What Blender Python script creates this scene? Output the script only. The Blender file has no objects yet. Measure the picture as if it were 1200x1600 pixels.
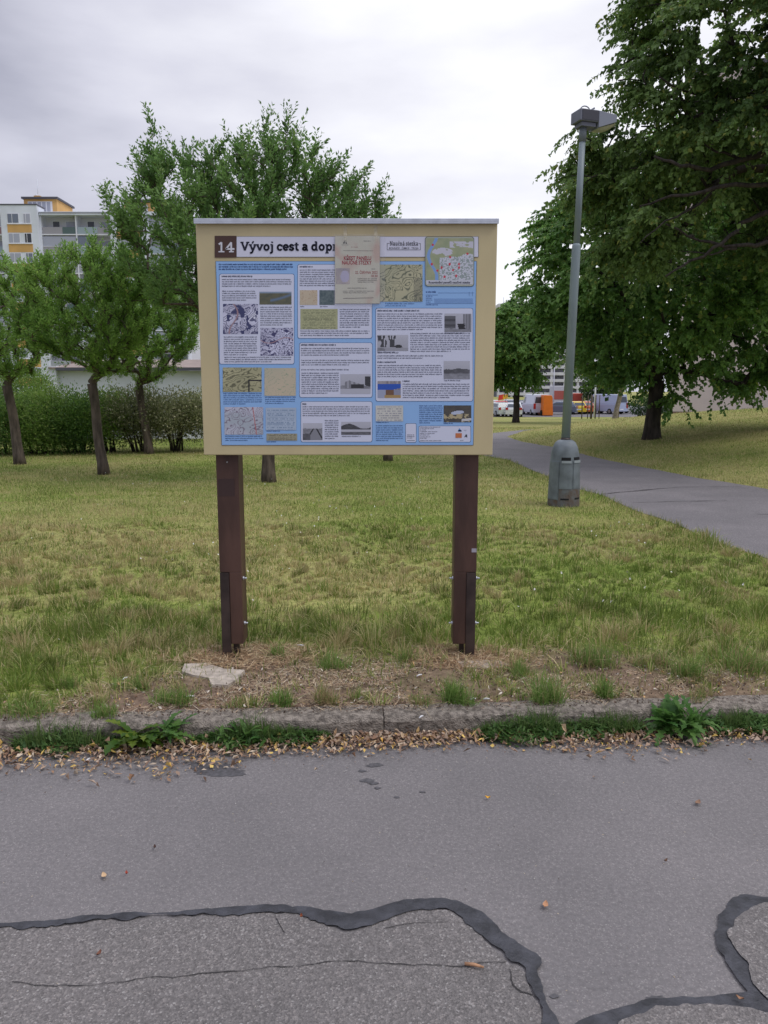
import bpy, bmesh, math, random
import numpy as np
from mathutils import Vector, Matrix
from mathutils.geometry import delaunay_2d_cdt
R = math.radians
random.seed(7)
rng = np.random.default_rng(11)
sc = bpy.context.scene
col = sc.collection

# ---------------------------------------------------------------- camera
CAM_H, PITCH, F = 1.6, R(9.0), 1200.0
cam_d = bpy.data.cameras.new('camera')
cam_d.sensor_fit = 'VERTICAL'; cam_d.sensor_height = 36.0; cam_d.lens = 36.0*F/1600.0
cam_d.clip_start = 0.05; cam_d.clip_end = 3000
cam = bpy.data.objects.new('camera', cam_d); col.objects.link(cam)
cam.location = (0, 0, CAM_H); cam.rotation_euler = (R(90)-PITCH, 0, 0)
sc.camera = cam
sc.cycles.max_bounces = 12; sc.cycles.diffuse_bounces = 6; sc.cycles.transmission_bounces = 8

# ---------------------------------------------------------------- world, sun, exposure
sc.view_settings.view_transform = 'Standard'; sc.view_settings.look = 'None'
sc.view_settings.exposure = 0.22; sc.view_settings.gamma = 1.0
SUN_EL, SUN_AZ = R(58), R(112)          # azimuth from +Y towards +X
world = bpy.data.worlds.new('World'); sc.world = world; world.use_nodes = True
nt = world.node_tree; nt.nodes.clear()
def N(t, **kw):
    n = nt.nodes.new(t)
    for k, v in kw.items(): setattr(n, k, v)
    return n
wo = N('ShaderNodeOutputWorld'); bg = N('ShaderNodeBackground')
sky = N('ShaderNodeTexSky', sky_type='NISHITA'); sky.sun_disc = False
sky.sun_elevation = SUN_EL; sky.sun_rotation = SUN_AZ
tc = N('ShaderNodeTexCoord'); mp = N('ShaderNodeMapping'); mp.inputs['Scale'].default_value = (1.0, 1.0, 3.2)
mp.inputs['Location'].default_value = (0.35, 0.1, 0.15)
n1 = N('ShaderNodeTexNoise'); n1.inputs['Scale'].default_value = 1.5; n1.inputs['Detail'].default_value = 7; n1.inputs['Roughness'].default_value = 0.48
nt.links.new(tc.outputs['Generated'], mp.inputs[0]); nt.links.new(mp.outputs[0], n1.inputs['Vector'])
# broad bright opening in the cloud towards the upper right of the view
dt = N('ShaderNodeVectorMath', operation='DOT_PRODUCT'); dt.inputs[1].default_value = Vector((0.22, 0.80, 0.52)).normalized()
nrm = N('ShaderNodeVectorMath', operation='NORMALIZE')
nt.links.new(tc.outputs['Generated'], nrm.inputs[0]); nt.links.new(nrm.outputs[0], dt.inputs[0])
mr = N('ShaderNodeMapRange'); mr.inputs['From Min'].default_value = 0.66; mr.inputs['From Max'].default_value = 1.0
mr.inputs['To Min'].default_value = -0.33; mr.inputs['To Max'].default_value = 0.16
nt.links.new(dt.outputs['Value'], mr.inputs['Value'])
ad = N('ShaderNodeMath', operation='ADD'); nt.links.new(n1.outputs['Fac'], ad.inputs[0]); nt.links.new(mr.outputs[0], ad.inputs[1])
cr = N('ShaderNodeValToRGB')
e = cr.color_ramp.elements
e[0].position = 0.34; e[0].color = (0.40, 0.405, 0.49, 1)
e[1].position = 0.64; e[1].color = (0.93, 0.93, 0.98, 1)
m_ = cr.color_ramp.elements.new(0.47); m_.color = (0.64, 0.64, 0.73, 1)
nt.links.new(ad.outputs[0], cr.inputs['Fac'])
sm = N('ShaderNodeVectorMath', operation='SCALE'); sm.inputs['Scale'].default_value = 0.09
nt.links.new(sky.outputs[0], sm.inputs[0])
mx = N('ShaderNodeMixRGB'); mx.inputs['Fac'].default_value = 0.93
# an overcast sky is brightest overhead
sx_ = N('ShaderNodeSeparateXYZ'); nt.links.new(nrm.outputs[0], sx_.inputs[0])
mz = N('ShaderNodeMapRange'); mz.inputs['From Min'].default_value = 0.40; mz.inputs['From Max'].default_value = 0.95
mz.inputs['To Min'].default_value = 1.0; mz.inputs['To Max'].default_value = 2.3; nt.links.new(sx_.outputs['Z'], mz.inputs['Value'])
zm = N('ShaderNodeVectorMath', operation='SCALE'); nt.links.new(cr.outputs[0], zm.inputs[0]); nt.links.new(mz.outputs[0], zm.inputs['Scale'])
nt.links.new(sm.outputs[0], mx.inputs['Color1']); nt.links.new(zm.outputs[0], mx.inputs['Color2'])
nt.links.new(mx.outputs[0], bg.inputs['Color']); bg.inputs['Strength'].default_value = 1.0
nt.links.new(bg.outputs[0], wo.inputs['Surface'])
sun_d = bpy.data.lights.new('sun', 'SUN'); sun_d.energy = 1.2; sun_d.angle = R(28); sun_d.color = (1.0, 0.97, 0.92)
sun = bpy.data.objects.new('sun', sun_d); col.objects.link(sun)
sdir = Vector((math.sin(SUN_AZ)*math.cos(SUN_EL), math.cos(SUN_AZ)*math.cos(SUN_EL), math.sin(SUN_EL)))
sun.rotation_euler = (-sdir).to_track_quat('-Z', 'Y').to_euler(); sun.location = sdir*60

# ---------------------------------------------------------------- measuring helpers
def at(px, py, Y):
    """world X, Z where the ray through photo pixel meets the vertical plane y = Y"""
    dx = (px-600)/F; dz = -(py-800)/F
    fy = math.cos(PITCH)+dz*math.sin(PITCH); fz = -math.sin(PITCH)+dz*math.cos(PITCH)
    t = Y/fy
    return dx*t, CAM_H+fz*t
def gnd(px, py, z=0.1):
    dx = (px-600)/F; dz = -(py-800)/F
    fy = math.cos(PITCH)+dz*math.sin(PITCH); fz = -math.sin(PITCH)+dz*math.cos(PITCH)
    t = (z-CAM_H)/fz
    return dx*t, fy*t

# ---------------------------------------------------------------- value noise
def _h(ix, iy, s):
    n = (ix.astype(np.int64)*374761393 + iy.astype(np.int64)*668265263 + s*974634777) & 0xffffffff
    n = ((n ^ (n >> 13))*1274126177) & 0xffffffff
    return ((n ^ (n >> 16)) & 0xffff)/65535.0
def vn(x, y, s=0):
    x = np.asarray(x, float); y = np.asarray(y, float)
    ix = np.floor(x); iy = np.floor(y); fx = x-ix; fy = y-iy
    fx = fx*fx*(3-2*fx); fy = fy*fy*(3-2*fy)
    a = _h(ix, iy, s); b = _h(ix+1, iy, s); c = _h(ix, iy+1, s); d = _h(ix+1, iy+1, s)
    return a+(b-a)*fx+(c-a)*fy+(a-b-c+d)*fx*fy
def fbm(x, y, s=0, o=4):
    v = 0; a = 0.5; t = 0
    for i in range(o):
        v = v+a*vn(np.asarray(x)*2**i, np.asarray(y)*2**i, s+i*17); t += a; a *= 0.5
    return v/t

# ---------------------------------------------------------------- mesh builder
class MB:
    def __init__(s): s.v = []; s.f = []; s.c = []; s.mi = []; s.sm = []; s.cur = 0; s.smooth = False; s.colr = None
    def add(s, vs, fs, color=None, mi=None, smooth=None):
        b = len(s.v); s.v += [tuple(p) for p in vs]
        for f in fs:
            s.f.append(tuple(b+i for i in f)); s.mi.append(s.cur if mi is None else mi)
            s.c.append(color or s.colr or (1, 1, 1)); s.sm.append(s.smooth if smooth is None else smooth)
    def box(s, x0, x1, y0, y1, z0, z1, **k):
        v = [(x0,y0,z0),(x1,y0,z0),(x1,y1,z0),(x0,y1,z0),(x0,y0,z1),(x1,y0,z1),(x1,y1,z1),(x0,y1,z1)]
        s.add(v, [(0,3,2,1),(4,5,6,7),(0,1,5,4),(1,2,6,5),(2,3,7,6),(3,0,4,7)], **k)
    def obox(s, c, ax, ay, az, **k):
        c = Vector(c); ax = Vector(ax); ay = Vector(ay); az = Vector(az)
        v = [c+ax*i+ay*j+az*l for l in (-1,1) for i, j in ((-1,-1),(1,-1),(1,1),(-1,1))]
        s.add(v, [(0,3,2,1),(4,5,6,7),(0,1,5,4),(1,2,6,5),(2,3,7,6),(3,0,4,7)], **k)
    def tube(s, pts, rad, n=6, cap=True, **k):
        pts = [Vector(p) for p in pts]; vs = []; fs = []
        if not hasattr(rad, '__len__'): rad = [rad]*len(pts)
        ref = None
        for i, p in enumerate(pts):
            d = (pts[min(i+1, len(pts)-1)]-pts[max(i-1, 0)])
            if d.length < 1e-9: d = Vector((0,0,1))
            d.normalize()
            if ref is None: ref = Vector((1,0,0)) if abs(d.x) < .8 else Vector((0,1,0))
            u = (ref-d*ref.dot(d)).normalized(); w = d.cross(u); ref = u
            for j in range(n):
                a = 2*math.pi*j/n; vs.append(p+(u*math.cos(a)+w*math.sin(a))*rad[i])
        for i in range(len(pts)-1):
            for j in range(n):
                fs.append((i*n+j, i*n+(j+1)%n, (i+1)*n+(j+1)%n, (i+1)*n+j))
        if cap:
            fs.append(tuple(range(n))[::-1]); fs.append(tuple((len(pts)-1)*n+j for j in range(n)))
        k.setdefault('smooth', True); s.add(vs, fs, **k)
    def lathe(s, cx, cy, prof, n=24, **k):
        vs = []; fs = []
        for r, z in prof:
            for j in range(n):
                a = 2*math.pi*j/n; vs.append((cx+r*math.cos(a), cy+r*math.sin(a), z))
        for i in range(len(prof)-1):
            for j in range(n): fs.append((i*n+j, i*n+(j+1)%n, (i+1)*n+(j+1)%n, (i+1)*n+j))
        fs.append(tuple(range(n))[::-1]); fs.append(tuple((len(prof)-1)*n+j for j in range(n)))
        k.setdefault('smooth', True); s.add(vs, fs, **k)
    def build(s, name, m, parent=None, origin=None, bevel=0):
        me = bpy.data.meshes.new(name)
        o0 = Vector(origin) if origin is not None else (Vector(wloc(parent)) if parent is not None else Vector((0,0,0)))
        me.from_pydata([(p[0]-o0[0], p[1]-o0[1], p[2]-o0[2]) for p in s.v], [], s.f)
        for q in (m if isinstance(m, (list, tuple)) else [m]): me.materials.append(q)
        me.polygons.foreach_set('material_index', s.mi); me.polygons.foreach_set('use_smooth', s.sm)
        if any(c != (1, 1, 1) for c in s.c):
            at_ = me.color_attributes.new('Col', 'FLOAT_COLOR', 'CORNER')
            tot = np.array([len(f) for f in s.f]); cc = np.ones((tot.sum(), 4), np.float32)
            cc[:, :3] = np.repeat(np.array(s.c, np.float32), tot, axis=0)
            at_.data.foreach_set('color', cc.ravel())
        me.update()
        o = bpy.data.objects.new(name, me); col.objects.link(o)
        if parent is not None:
            o.parent = parent
            if origin is not None: o.location = o0-Vector(wloc(parent))
        else: o.location = o0
        if bevel:
            b = o.modifiers.new('bevel', 'BEVEL'); b.width = bevel; b.segments = 2; b.limit_method = 'ANGLE'
        return o
def wloc(o):
    p = Vector((0,0,0))
    while o is not None: p += Vector(o.location); o = o.parent
    return p
def np_mesh(name, verts, quads, m, parent=None, colors=None, smooth=False, tris=None):
    """verts (n,3); quads (k,4); tris (j,3); colors per vertex"""
    me = bpy.data.meshes.new(name)
    nq = 0 if quads is None else len(quads); ntv = 0 if tris is None else len(tris)
    o0 = np.array(wloc(parent)) if parent is not None else np.zeros(3)
    me.vertices.add(len(verts)); me.vertices.foreach_set('co', (np.asarray(verts)-o0).astype(np.float32).ravel())
    loops = []; 
    if nq: loops.append(np.asarray(quads).ravel())
    if ntv: loops.append(np.asarray(tris).ravel())
    loops = np.concatenate(loops).astype(np.int32)
    me.loops.add(len(loops)); me.loops.foreach_set('vertex_index', loops)
    st = np.concatenate([np.arange(nq)*4, nq*4+np.arange(ntv)*3]).astype(np.int32)
    me.polygons.add(nq+ntv); me.polygons.foreach_set('loop_start', st)
    me.polygons.foreach_set('use_smooth', np.full(nq+ntv, smooth))
    me.update(calc_edges=True); me.validate()
    me.materials.append(m)
    if colors is not None:
        a = me.color_attributes.new('Col', 'FLOAT_COLOR', 'POINT')
        cc = np.ones((len(verts), 4), np.float32); cc[:, :3] = colors
        a.data.foreach_set('color', cc.ravel())
    o = bpy.data.objects.new(name, me); col.objects.link(o)
    if parent is not None: o.parent = parent
    return o
def tag(o, label=None, cat=None, group=None, kind=None):
    if label: o['label'] = label
    if cat: o['category'] = cat
    if group: o['group'] = group
    if kind: o['kind'] = kind
    return o
def empty(name, loc, label=None, cat=None, group=None):
    o = bpy.data.objects.new(name, None); col.objects.link(o); o.location = loc; o.empty_display_size = 0.2
    return tag(o, label, cat, group)

# ---------------------------------------------------------------- materials
def mat(name, color, rough=0.7, nscale=0, namt=0.25, color2=None, bump=0, bscale=None, spec=0.4, metal=0, attr=False, detail=5, trans=0, stretch=None, alpha=1):
    m = bpy.data.materials.new(name); m.use_nodes = True; t = m.node_tree; b = t.nodes['Principled BSDF']
    b.inputs['Roughness'].default_value = rough; b.inputs['Metallic'].default_value = metal
    b.inputs['Specular IOR Level'].default_value = spec
    c = (*color, 1); b.inputs['Base Color'].default_value = c
    src = None
    co = t.nodes.new('ShaderNodeTexCoord'); mpn = t.nodes.new('ShaderNodeMapping'); t.links.new(co.outputs['Object'], mpn.inputs[0])
    if stretch: mpn.inputs['Scale'].default_value = stretch
    if attr:
        a = t.nodes.new('ShaderNodeAttribute'); a.attribute_name = 'Col'; src = a.outputs['Color']
        t.links.new(src, b.inputs['Base Color'])
    if nscale:
        n = t.nodes.new('ShaderNodeTexNoise'); n.inputs['Scale'].default_value = nscale; n.inputs['Detail'].default_value = detail
        t.links.new(mpn.outputs[0], n.inputs['Vector'])
        r = t.nodes.new('ShaderNodeValToRGB'); c2 = color2 or tuple(min(1, x*(1+namt)) for x in color); c1 = color if color2 else tuple(x*(1-namt) for x in color)
        r.color_ramp.elements[0].position = .35; r.color_ramp.elements[1].position = .65
        if attr:
            r.color_ramp.elements[0].color = (1-namt,)*3+(1,); r.color_ramp.elements[1].color = (1+namt,)*3+(1,)
            mu = t.nodes.new('ShaderNodeMixRGB'); mu.blend_type = 'MULTIPLY'; mu.inputs[0].default_value = 1
            t.links.new(src, mu.inputs[1]); t.links.new(r.outputs[0], mu.inputs[2]); t.links.new(mu.outputs[0], b.inputs['Base Color'])
        else:
            r.color_ramp.elements[0].color = (*c1, 1); r.color_ramp.elements[1].color = (*c2, 1)
            t.links.new(r.outputs[0], b.inputs['Base Color'])
        t.links.new(n.outputs['Fac'], r.inputs[0])
    if bump:
        n2 = t.nodes.new('ShaderNodeTexNoise'); n2.inputs['Scale'].default_value = bscale or (nscale*2 or 20); n2.inputs['Detail'].default_value = 6
        t.links.new(mpn.outputs[0], n2.inputs['Vector'])
        bp = t.nodes.new('ShaderNodeBump'); bp.inputs['Strength'].default_value = bump; bp.inputs['Distance'].default_value = 0.02
        t.links.new(n2.outputs['Fac'], bp.inputs['Height']); t.links.new(bp.outputs[0], b.inputs['Normal'])
    if alpha < 1: b.inputs['Alpha'].default_value = alpha
    if trans:
        tr = t.nodes.new('ShaderNodeBsdfTranslucent'); ms = t.nodes.new('ShaderNodeMixShader'); ms.inputs[0].default_value = trans
        if src is not None: t.links.new(src, tr.inputs['Color'])
        else: tr.inputs['Color'].default_value = c
        out = t.nodes['Material Output']
        t.links.new(b.outputs[0], ms.inputs[1]); t.links.new(tr.outputs[0], ms.inputs[2]); t.links.new(ms.outputs[0], out.inputs['Surface'])
    return m
LEAF = mat('leaf', (.06,.1,.03), rough=.5, attr=True, trans=.46, spec=.35)
BARK = mat('bark', (.10,.078,.062), rough=.9, nscale=14, namt=.45, bump=.8, bscale=30, stretch=(1,1,.25))
BARK2 = mat('dark_bark', (.045,.036,.03), rough=.9, nscale=14, namt=.45, bump=.9, bscale=25, stretch=(1,1,.25))
GRASS = mat('grass_blade', (.1,.13,.04), rough=.6, attr=True, trans=.3, spec=.25)
DRY = mat('dry_bits', (.4,.3,.2), rough=.8, attr=True, spec=.2)
VC = mat('coloured', (.5,.5,.5), rough=.55, attr=True, spec=.4)
PRINT = mat('print', (.5,.5,.5), rough=.38, attr=True, spec=.35)

def asphalt(name, base, agg, scale, aggamt, bump, big=0.1, tint=(1.0,.97,1.0)):
    m = bpy.data.materials.new(name); m.use_nodes = True; t = m.node_tree; b = t.nodes['Principled BSDF']
    b.inputs['Roughness'].default_value = .82; b.inputs['Specular IOR Level'].default_value = .35
    co = t.nodes.new('ShaderNodeTexCoord')
    v = t.nodes.new('ShaderNodeTexVoronoi'); v.inputs['Scale'].default_value = scale; t.links.new(co.outputs['Object'], v.inputs['Vector'])
    sp = t.nodes.new('ShaderNodeSeparateColor'); t.links.new(v.outputs['Color'], sp.inputs[0])
    r = t.nodes.new('ShaderNodeValToRGB'); r.color_ramp.interpolation = 'LINEAR'
    el = r.color_ramp.elements
    el[0].position = 0; el[0].color = (base*(1-aggamt)*tint[0], base*(1-aggamt)*tint[1], base*(1-aggamt)*tint[2], 1)
    el[1].position = 1; el[1].color = (agg*1.02, agg*.98, agg*.92, 1)
    q = el.new(.80); q.color = (base*tint[0], base*tint[1], base*tint[2], 1)
    q = el.new(.93); q.color = (base*1.25*tint[0], base*1.22*tint[1], base*1.2*tint[2], 1)
    t.links.new(sp.outputs[0], r.inputs[0])
    n = t.nodes.new('ShaderNodeTexNoise'); n.inputs['Scale'].default_value = 1.3; n.inputs['Detail'].default_value = 8; n.inputs['Roughness'].default_value = .6
    t.links.new(co.outputs['Object'], n.inputs['Vector'])
    r2 = t.nodes.new('ShaderNodeValToRGB'); r2.color_ramp.elements[0].position = .3; r2.color_ramp.elements[1].position = .7
    r2.color_ramp.elements[0].color = (1-big, 1-big, 1-big*.9, 1); r2.color_ramp.elements[1].color = (1+big, 1+big*.9, 1+big, 1)
    t.links.new(n.outputs['Fac'], r2.inputs[0])
    mu = t.nodes.new('ShaderNodeMixRGB'); mu.blend_type = 'MULTIPLY'; mu.inputs[0].default_value = 1
    t.links.new(r.outputs[0], mu.inputs[1]); t.links.new(r2.outputs[0], mu.inputs[2])
    # medium scale mottling
    n3 = t.nodes.new('ShaderNodeTexNoise'); n3.inputs['Scale'].default_value = 70; n3.inputs['Detail'].default_value = 4
    t.links.new(co.outputs['Object'], n3.inputs['Vector'])
    r3 = t.nodes.new('ShaderNodeValToRGB'); r3.color_ramp.elements[0].position = .35; r3.color_ramp.elements[1].position = .65
    r3.color_ramp.elements[0].color = (.88,.88,.88,1); r3.color_ramp.elements[1].color = (1.1,1.1,1.1,1)
    t.links.new(n3.outputs['Fac'], r3.inputs[0])
    mu2 = t.nodes.new('ShaderNodeMixRGB'); mu2.blend_type = 'MULTIPLY'; mu2.inputs[0].default_value = 1
    t.links.new(mu.outputs[0], mu2.inputs[1]); t.links.new(r3.outputs[0], mu2.inputs[2])
    t.links.new(mu2.outputs[0], b.inputs['Base Color'])
    bp = t.nodes.new('ShaderNodeBump'); bp.inputs['Strength'].default_value = bump; bp.inputs['Distance'].default_value = .004
    t.links.new(v.outputs['Distance'], bp.inputs['Height']); t.links.new(bp.outputs[0], b.inputs['Normal'])
    return m
ASPH = asphalt('smooth_asphalt', .180, .27, 260, .12, .35, big=.13, tint=(1.05,.99,.965))
ASPHC = asphalt('coarse_asphalt', .190, .31, 190, .34, .8, big=.13, tint=(1.05,.98,.92))
ASPHP = asphalt('path_asphalt', .185, .32, 150, .15, .3, big=.14, tint=(1.04,.98,.98))
TAR = mat('tar', (.040,.041,.048), rough=.55, nscale=18, namt=.45, bump=.3, bscale=80, spec=.5)
WET = mat('damp_stain', (.085,.082,.086), rough=.6, nscale=60, namt=.3)

# ---------------------------------------------------------------- terrain
XE = [(3.0,7.6),(6.0,7.0),(9.0,6.4),(11.66,5.87),(12.5,5.7),(13.1,5.39),(14.77,5.15),(15.66,4.98),(18.2,4.7),(20.5,4.5),(22.6,4.06),(25,3.98)]
XF = [(-50,24.9),(3.98,25),(4.9,27.4),(6.63,29.5),(11,31.5),(20,33),(60,34)]
_xy, _xx = zip(*XE); _fx, _fy = zip(*XF)
def zt(x, y):
    x = np.asarray(x, float); y = np.asarray(y, float)
    z = np.where(y < 30, .1, .1-.025*(np.minimum(y, 80)-30))
    u = np.maximum(0, x-np.interp(y, _xy, _xx)-.15)
    v = np.maximum(0, np.interp(x, _fx, _fy)-y-.1)
    m = np.minimum(.122*u, .35*v)
    m = np.where(m > 0, 1.75*(1-np.exp(-m/1.75)), 0)
    m = m*(1+.0*x)
    return z+m
# left and right borders of the side path
PL = [(2.6,3.95),(4.0,3.7),(6.77,3.46),(7.14,3.35),(7.72,3.33),(8.63,3.27),(9.47,3.15),(10.87,3.15),(11.55,2.98),(13.3,2.87),(14.4,2.77),(16.7,2.75),(17.3,2.42),(20,1.95),(22,1.7),(24.5,1.75)]
_ly, _lx = zip(*PL)
PFAR = [(24.5,1.75),(26.0,2.5),(26.7,3.6),(29.5,5.3),(31.2,7.0),(33,11),(34.6,20),(36,60)]
path_poly = [(x, y) for y, x in PL]+[(b, a) for a, b in PFAR[1:]]
path_poly += [(x, y) for x, y in reversed(XF[1:])]+[(x, y) for y, x in reversed(XE)]
def inpoly(x, y, poly):
    x = np.asarray(x); y = np.asarray(y); ins = np.zeros(x.shape, bool)
    n = len(poly)
    for i in range(n):
        x1, y1 = poly[i]; x2, y2 = poly[(i+1) % n]
        c = ((y1 > y) != (y2 > y))
        xi = (x2-x1)*(y-y1)/((y2-y1) if y2 != y1 else 1e-9)+x1
        ins ^= c & (x < xi)
    return ins

# ================================================================ SETTING
def yk(x): return 3.39+.0605*x            # front top edge of the kerb
def dryness(x, y):
    d = fbm(x*.55+3, y*.55*.6, 5, 4)*.70+fbm(x*1.6, y*4.2, 9, 3)*.52
    d = (d-.42)*2.2
    xe = np.interp(y, _xy, _xx)
    d = np.where((x > xe) & (y > 6), d*.75+.42, d)          # the bank is dry and mown
    d = d+.10*np.exp(-((y-6.8)/1.3)**2)-.35*np.exp(-((y-5.0)/.45)**2)*(np.abs(x+.1) < 2.2)
    return np.clip(d, 0, 1)
def soil(x, y):
    n = fbm(x*1.7, y*1.7, 21, 4)-.5
    e = y-yk(x)
    lim = np.interp(x, [-2.6,-1.7,-1.15,-.4,.6,1.2,1.9,3.2], [.12,.25,.80,.72,.70,.62,.45,.40])
    s = 1/(1+np.exp((e-lim-n*1.3)/.11))
    for cx, cy, r in ((-.80,4.12,.30),(.45,4.12,.28)):
        s = np.maximum(s, np.clip(1.6-np.hypot((x-cx)/1.2, y-cy)/r*1.1+n, 0, 1))
    return np.clip(s, 0, 1)
g1 = np.array([.150,.210,.042]); g2 = np.array([.230,.275,.062]); straw = np.array([.44,.36,.17]); soilc = np.array([.190,.132,.095])
def lawn_col(x, y):
    d = dryness(x, y)[..., None]; k = fbm(x*.9, y*.9, 33, 3)[..., None]
    c = (g1*(1-k)+g2*k)*(1-d*.52)+straw*d*.52
    s = soil(x, y)[..., None]
    sc_ = soilc*(.75+.6*fbm(x*9, y*9, 44, 3)[..., None])
    return c*(1-s)+sc_*s
def axis(parts):
    out = [parts[0][0]]
    for a, b, st in parts:
        n = max(1, int(round((b-a)/st))); out += list(np.linspace(a, b, n+1)[1:])
    return np.array(out)
gx = axis([(-1400,-200,300),(-200,-40,16),(-40,-12,2),(-12,-3,.3),(-3,4,.08),(4,24,.3),(24,60,2),(60,200,14),(200,1400,300)])
ge = axis([(0,.5,.04),(.5,3,.08),(3,12,.2),(12,34,.35),(34,40,1),(40,76.5,3),(76.5,200,10),(200,1500,200)])
GX, GE = np.meshgrid(gx, ge)
GY = GE+.085+3.39+.0605*np.clip(GX, -8, 8)*np.clip(1-GE/20, 0, 1)
GZ = zt(GX, GY)
near = np.clip(1.2-GE/2.5, 0, 1)*(np.abs(GX) < 6)
GZ = GZ+near*((fbm(GX*3.1, GY*3.1, 3, 4)-.5)*.05)-.022*np.exp(-GE/.15)
C = lawn_col(GX, GY)
# earth shows along the edge of the mown bank
V = np.stack([GX, GY, GZ], -1).reshape(-1, 3)
nx = len(gx); ny = len(ge)
ii, jj = np.meshgrid(np.arange(nx-1), np.arange(ny-1)); b0 = (jj*nx+ii).ravel()
LAWN = mat('lawn_soil', (.1,.1,.05), rough=.95, attr=True, nscale=22, namt=.28, bump=.6, bscale=40, spec=.1, detail=8)
tag(np_mesh('lawn', V, np.stack([b0, b0+1, b0+nx+1, b0+nx], -1), LAWN, colors=C.reshape(-1, 3), smooth=True), kind='structure')

# road sheet (newer smooth asphalt)
def strip_mesh(name, left, right, zf, m, kind='structure', nsub=6, lift=0):
    """surface between two polylines of equal length"""
    L_ = np.array(left, float); R_ = np.array(right, float); vs = []; fs = []
    for i in range(len(L_)):
        for k in range(nsub+1):
            p = L_[i]+(R_[i]-L_[i])*k/nsub; vs.append((p[0], p[1], float(zf(p[0], p[1]))+lift))
    w = nsub+1
    for i in range(len(L_)-1):
        for k in range(nsub): fs.append((i*w+k, i*w+k+1, (i+1)*w+k+1, (i+1)*w+k))
    mb = MB(); mb.add(vs, fs, smooth=True); o = mb.build(name, m)
    return tag(o, kind=kind)
mb = MB()
xs = [-300,-8,8,300]
mb.add([(x, -300, 0) for x in xs]+[(x, 3.39+.0605*max(-8, min(8, x))+.03, 0) for x in xs], [(0,1,5,4),(1,2,6,5),(2,3,7,6)])
tag(mb.build('road', ASPH), kind='structure')

# worn edge of the smooth overlay: two islands of the old coarse surface, framed by poured tar
random.seed(3)
def rough_line(pts, amp, step=.02, seed=1, closed=False):
    out = []
    P_ = [Vector((p[0], p[1])) for p in pts]
    for i in range(len(P_)-1):
        a, b = P_[i], P_[i+1]; n = max(1, int((b-a).length/step)); d = (b-a).normalized() if (b-a).length else Vector((1,0)); nn = Vector((-d.y, d.x))
        for k in range(n):
            p = a+(b-a)*k/n; w = (float(fbm(p.x*14, p.y*14, seed, 4))-.5)*2*amp+(float(fbm(p.x*60, p.y*60, seed, 2))-.5)*.5*amp
            out.append(p+nn*w)
    out.append(P_[-1])
    return out
def smooth_pts(pts, it=1):
    for _ in range(it):
        q = [pts[0]]
        for a, b in zip(pts[:-1], pts[1:]):
            q.append((a[0]*.75+b[0]*.25, a[1]*.75+b[1]*.25)); q.append((a[0]*.25+b[0]*.75, a[1]*.25+b[1]*.75))
        q.append(pts[-1]); pts = q
    return pts
def G0(l): return [gnd(px, py, 0) for px, py in l]
upA = [(-1500,1530),(-260,1462),(-90,1453),(0,1446),(90,1438),(190,1431),(300,1424),(400,1419),(470,1417),(520,1428),(560,1433),(600,1414),(640,1408),(690,1407),(720,1414),(760,1434),(790,1462),(815,1482),(845,1497),(847,1512),(838,1520),(850,1555),(862,1580),(872,1605),(890,1660),(905,1760)]
loA = [(-1500,1548),(-260,1478),(-90,1468),(0,1454),(90,1448),(190,1439),(300,1434),(400,1427),(470,1431),(520,1447),(545,1459),(600,1439),(640,1423),(690,1420),(712,1432),(745,1460),(775,1484),(795,1504),(812,1512),(822,1518),(825,1530),(836,1560),(846,1585),(852,1605),(868,1660),(885,1760)]
def poly_mesh(name, pts, m, z, parent=None):
    n_ = len(pts); rv, _, rf, *_r = delaunay_2d_cdt([Vector((p[0], p[1])) for p in pts], [(i, (i+1) % n_) for i in range(n_)], [], 1, 1e-5)
    fs = []
    for f in rf:
        a, b, c = [rv[i] for i in f[:3]]; ar = (b.x-a.x)*(c.y-a.y)-(b.y-a.y)*(c.x-a.x)
        fs.append(tuple(f) if ar > 0 else tuple(reversed(f)))
    me = bpy.data.meshes.new(name); me.from_pydata([(v.x, v.y, z) for v in rv], [], fs); me.materials.append(m)
    o = bpy.data.objects.new(name, me); col.objects.link(o); return o
upw = smooth_pts(G0(upA)); low = smooth_pts(G0(loA))
Rr = rough_line(low, .022, step=.012, seed=4); Uu = rough_line(upw, .014, step=.012, seed=8)
left_back = [(-3.2, -1.5)]
tag(poly_mesh('old_asphalt', [tuple(p) for p in Rr]+[(1.2,-2.0),(-6.5,-2.0)], ASPHC, .004), kind='structure')
tarpoly = [tuple(p) for p in Uu]+[tuple(p) for p in reversed(rough_line(low, .026, seed=5, step=.012))]
tag(poly_mesh('tar_seam', tarpoly, TAR, .008), kind='structure')
# second island on the right and the seam below it
upB = [(1420,1372),(1330,1388),(1250,1400),(1200,1403),(1165,1401),(1140,1408),(1133,1425),(1118,1450),(1113,1462),(1126,1490),(1143,1520),(1160,1545),(1172,1556),(1130,1560),(1060,1562),(1000,1570),(960,1574),(925,1590),(895,1600),(885,1640)]
inB = [(1420,1386),(1330,1402),(1250,1411),(1200,1416),(1178,1416),(1160,1428),(1148,1444),(1136,1458),(1141,1474),(1156,1500),(1172,1530),(1188,1556),(1196,1572)]
inB2 = [(1400,1640),(1230,1590),(1196,1585),(1150,1578),(1085,1577),(1020,1583),(985,1590),(962,1600),(930,1640)]
ib = rough_line(smooth_pts(G0(inB+[(1240,1586),(1400,1600)])), .02, step=.012, seed=13); ib2 = rough_line(smooth_pts(G0(inB2)), .02, step=.012, seed=14)
c1 = [tuple(p) for p in rough_line(smooth_pts(G0(upB)), .016, step=.015, seed=12)]
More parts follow.
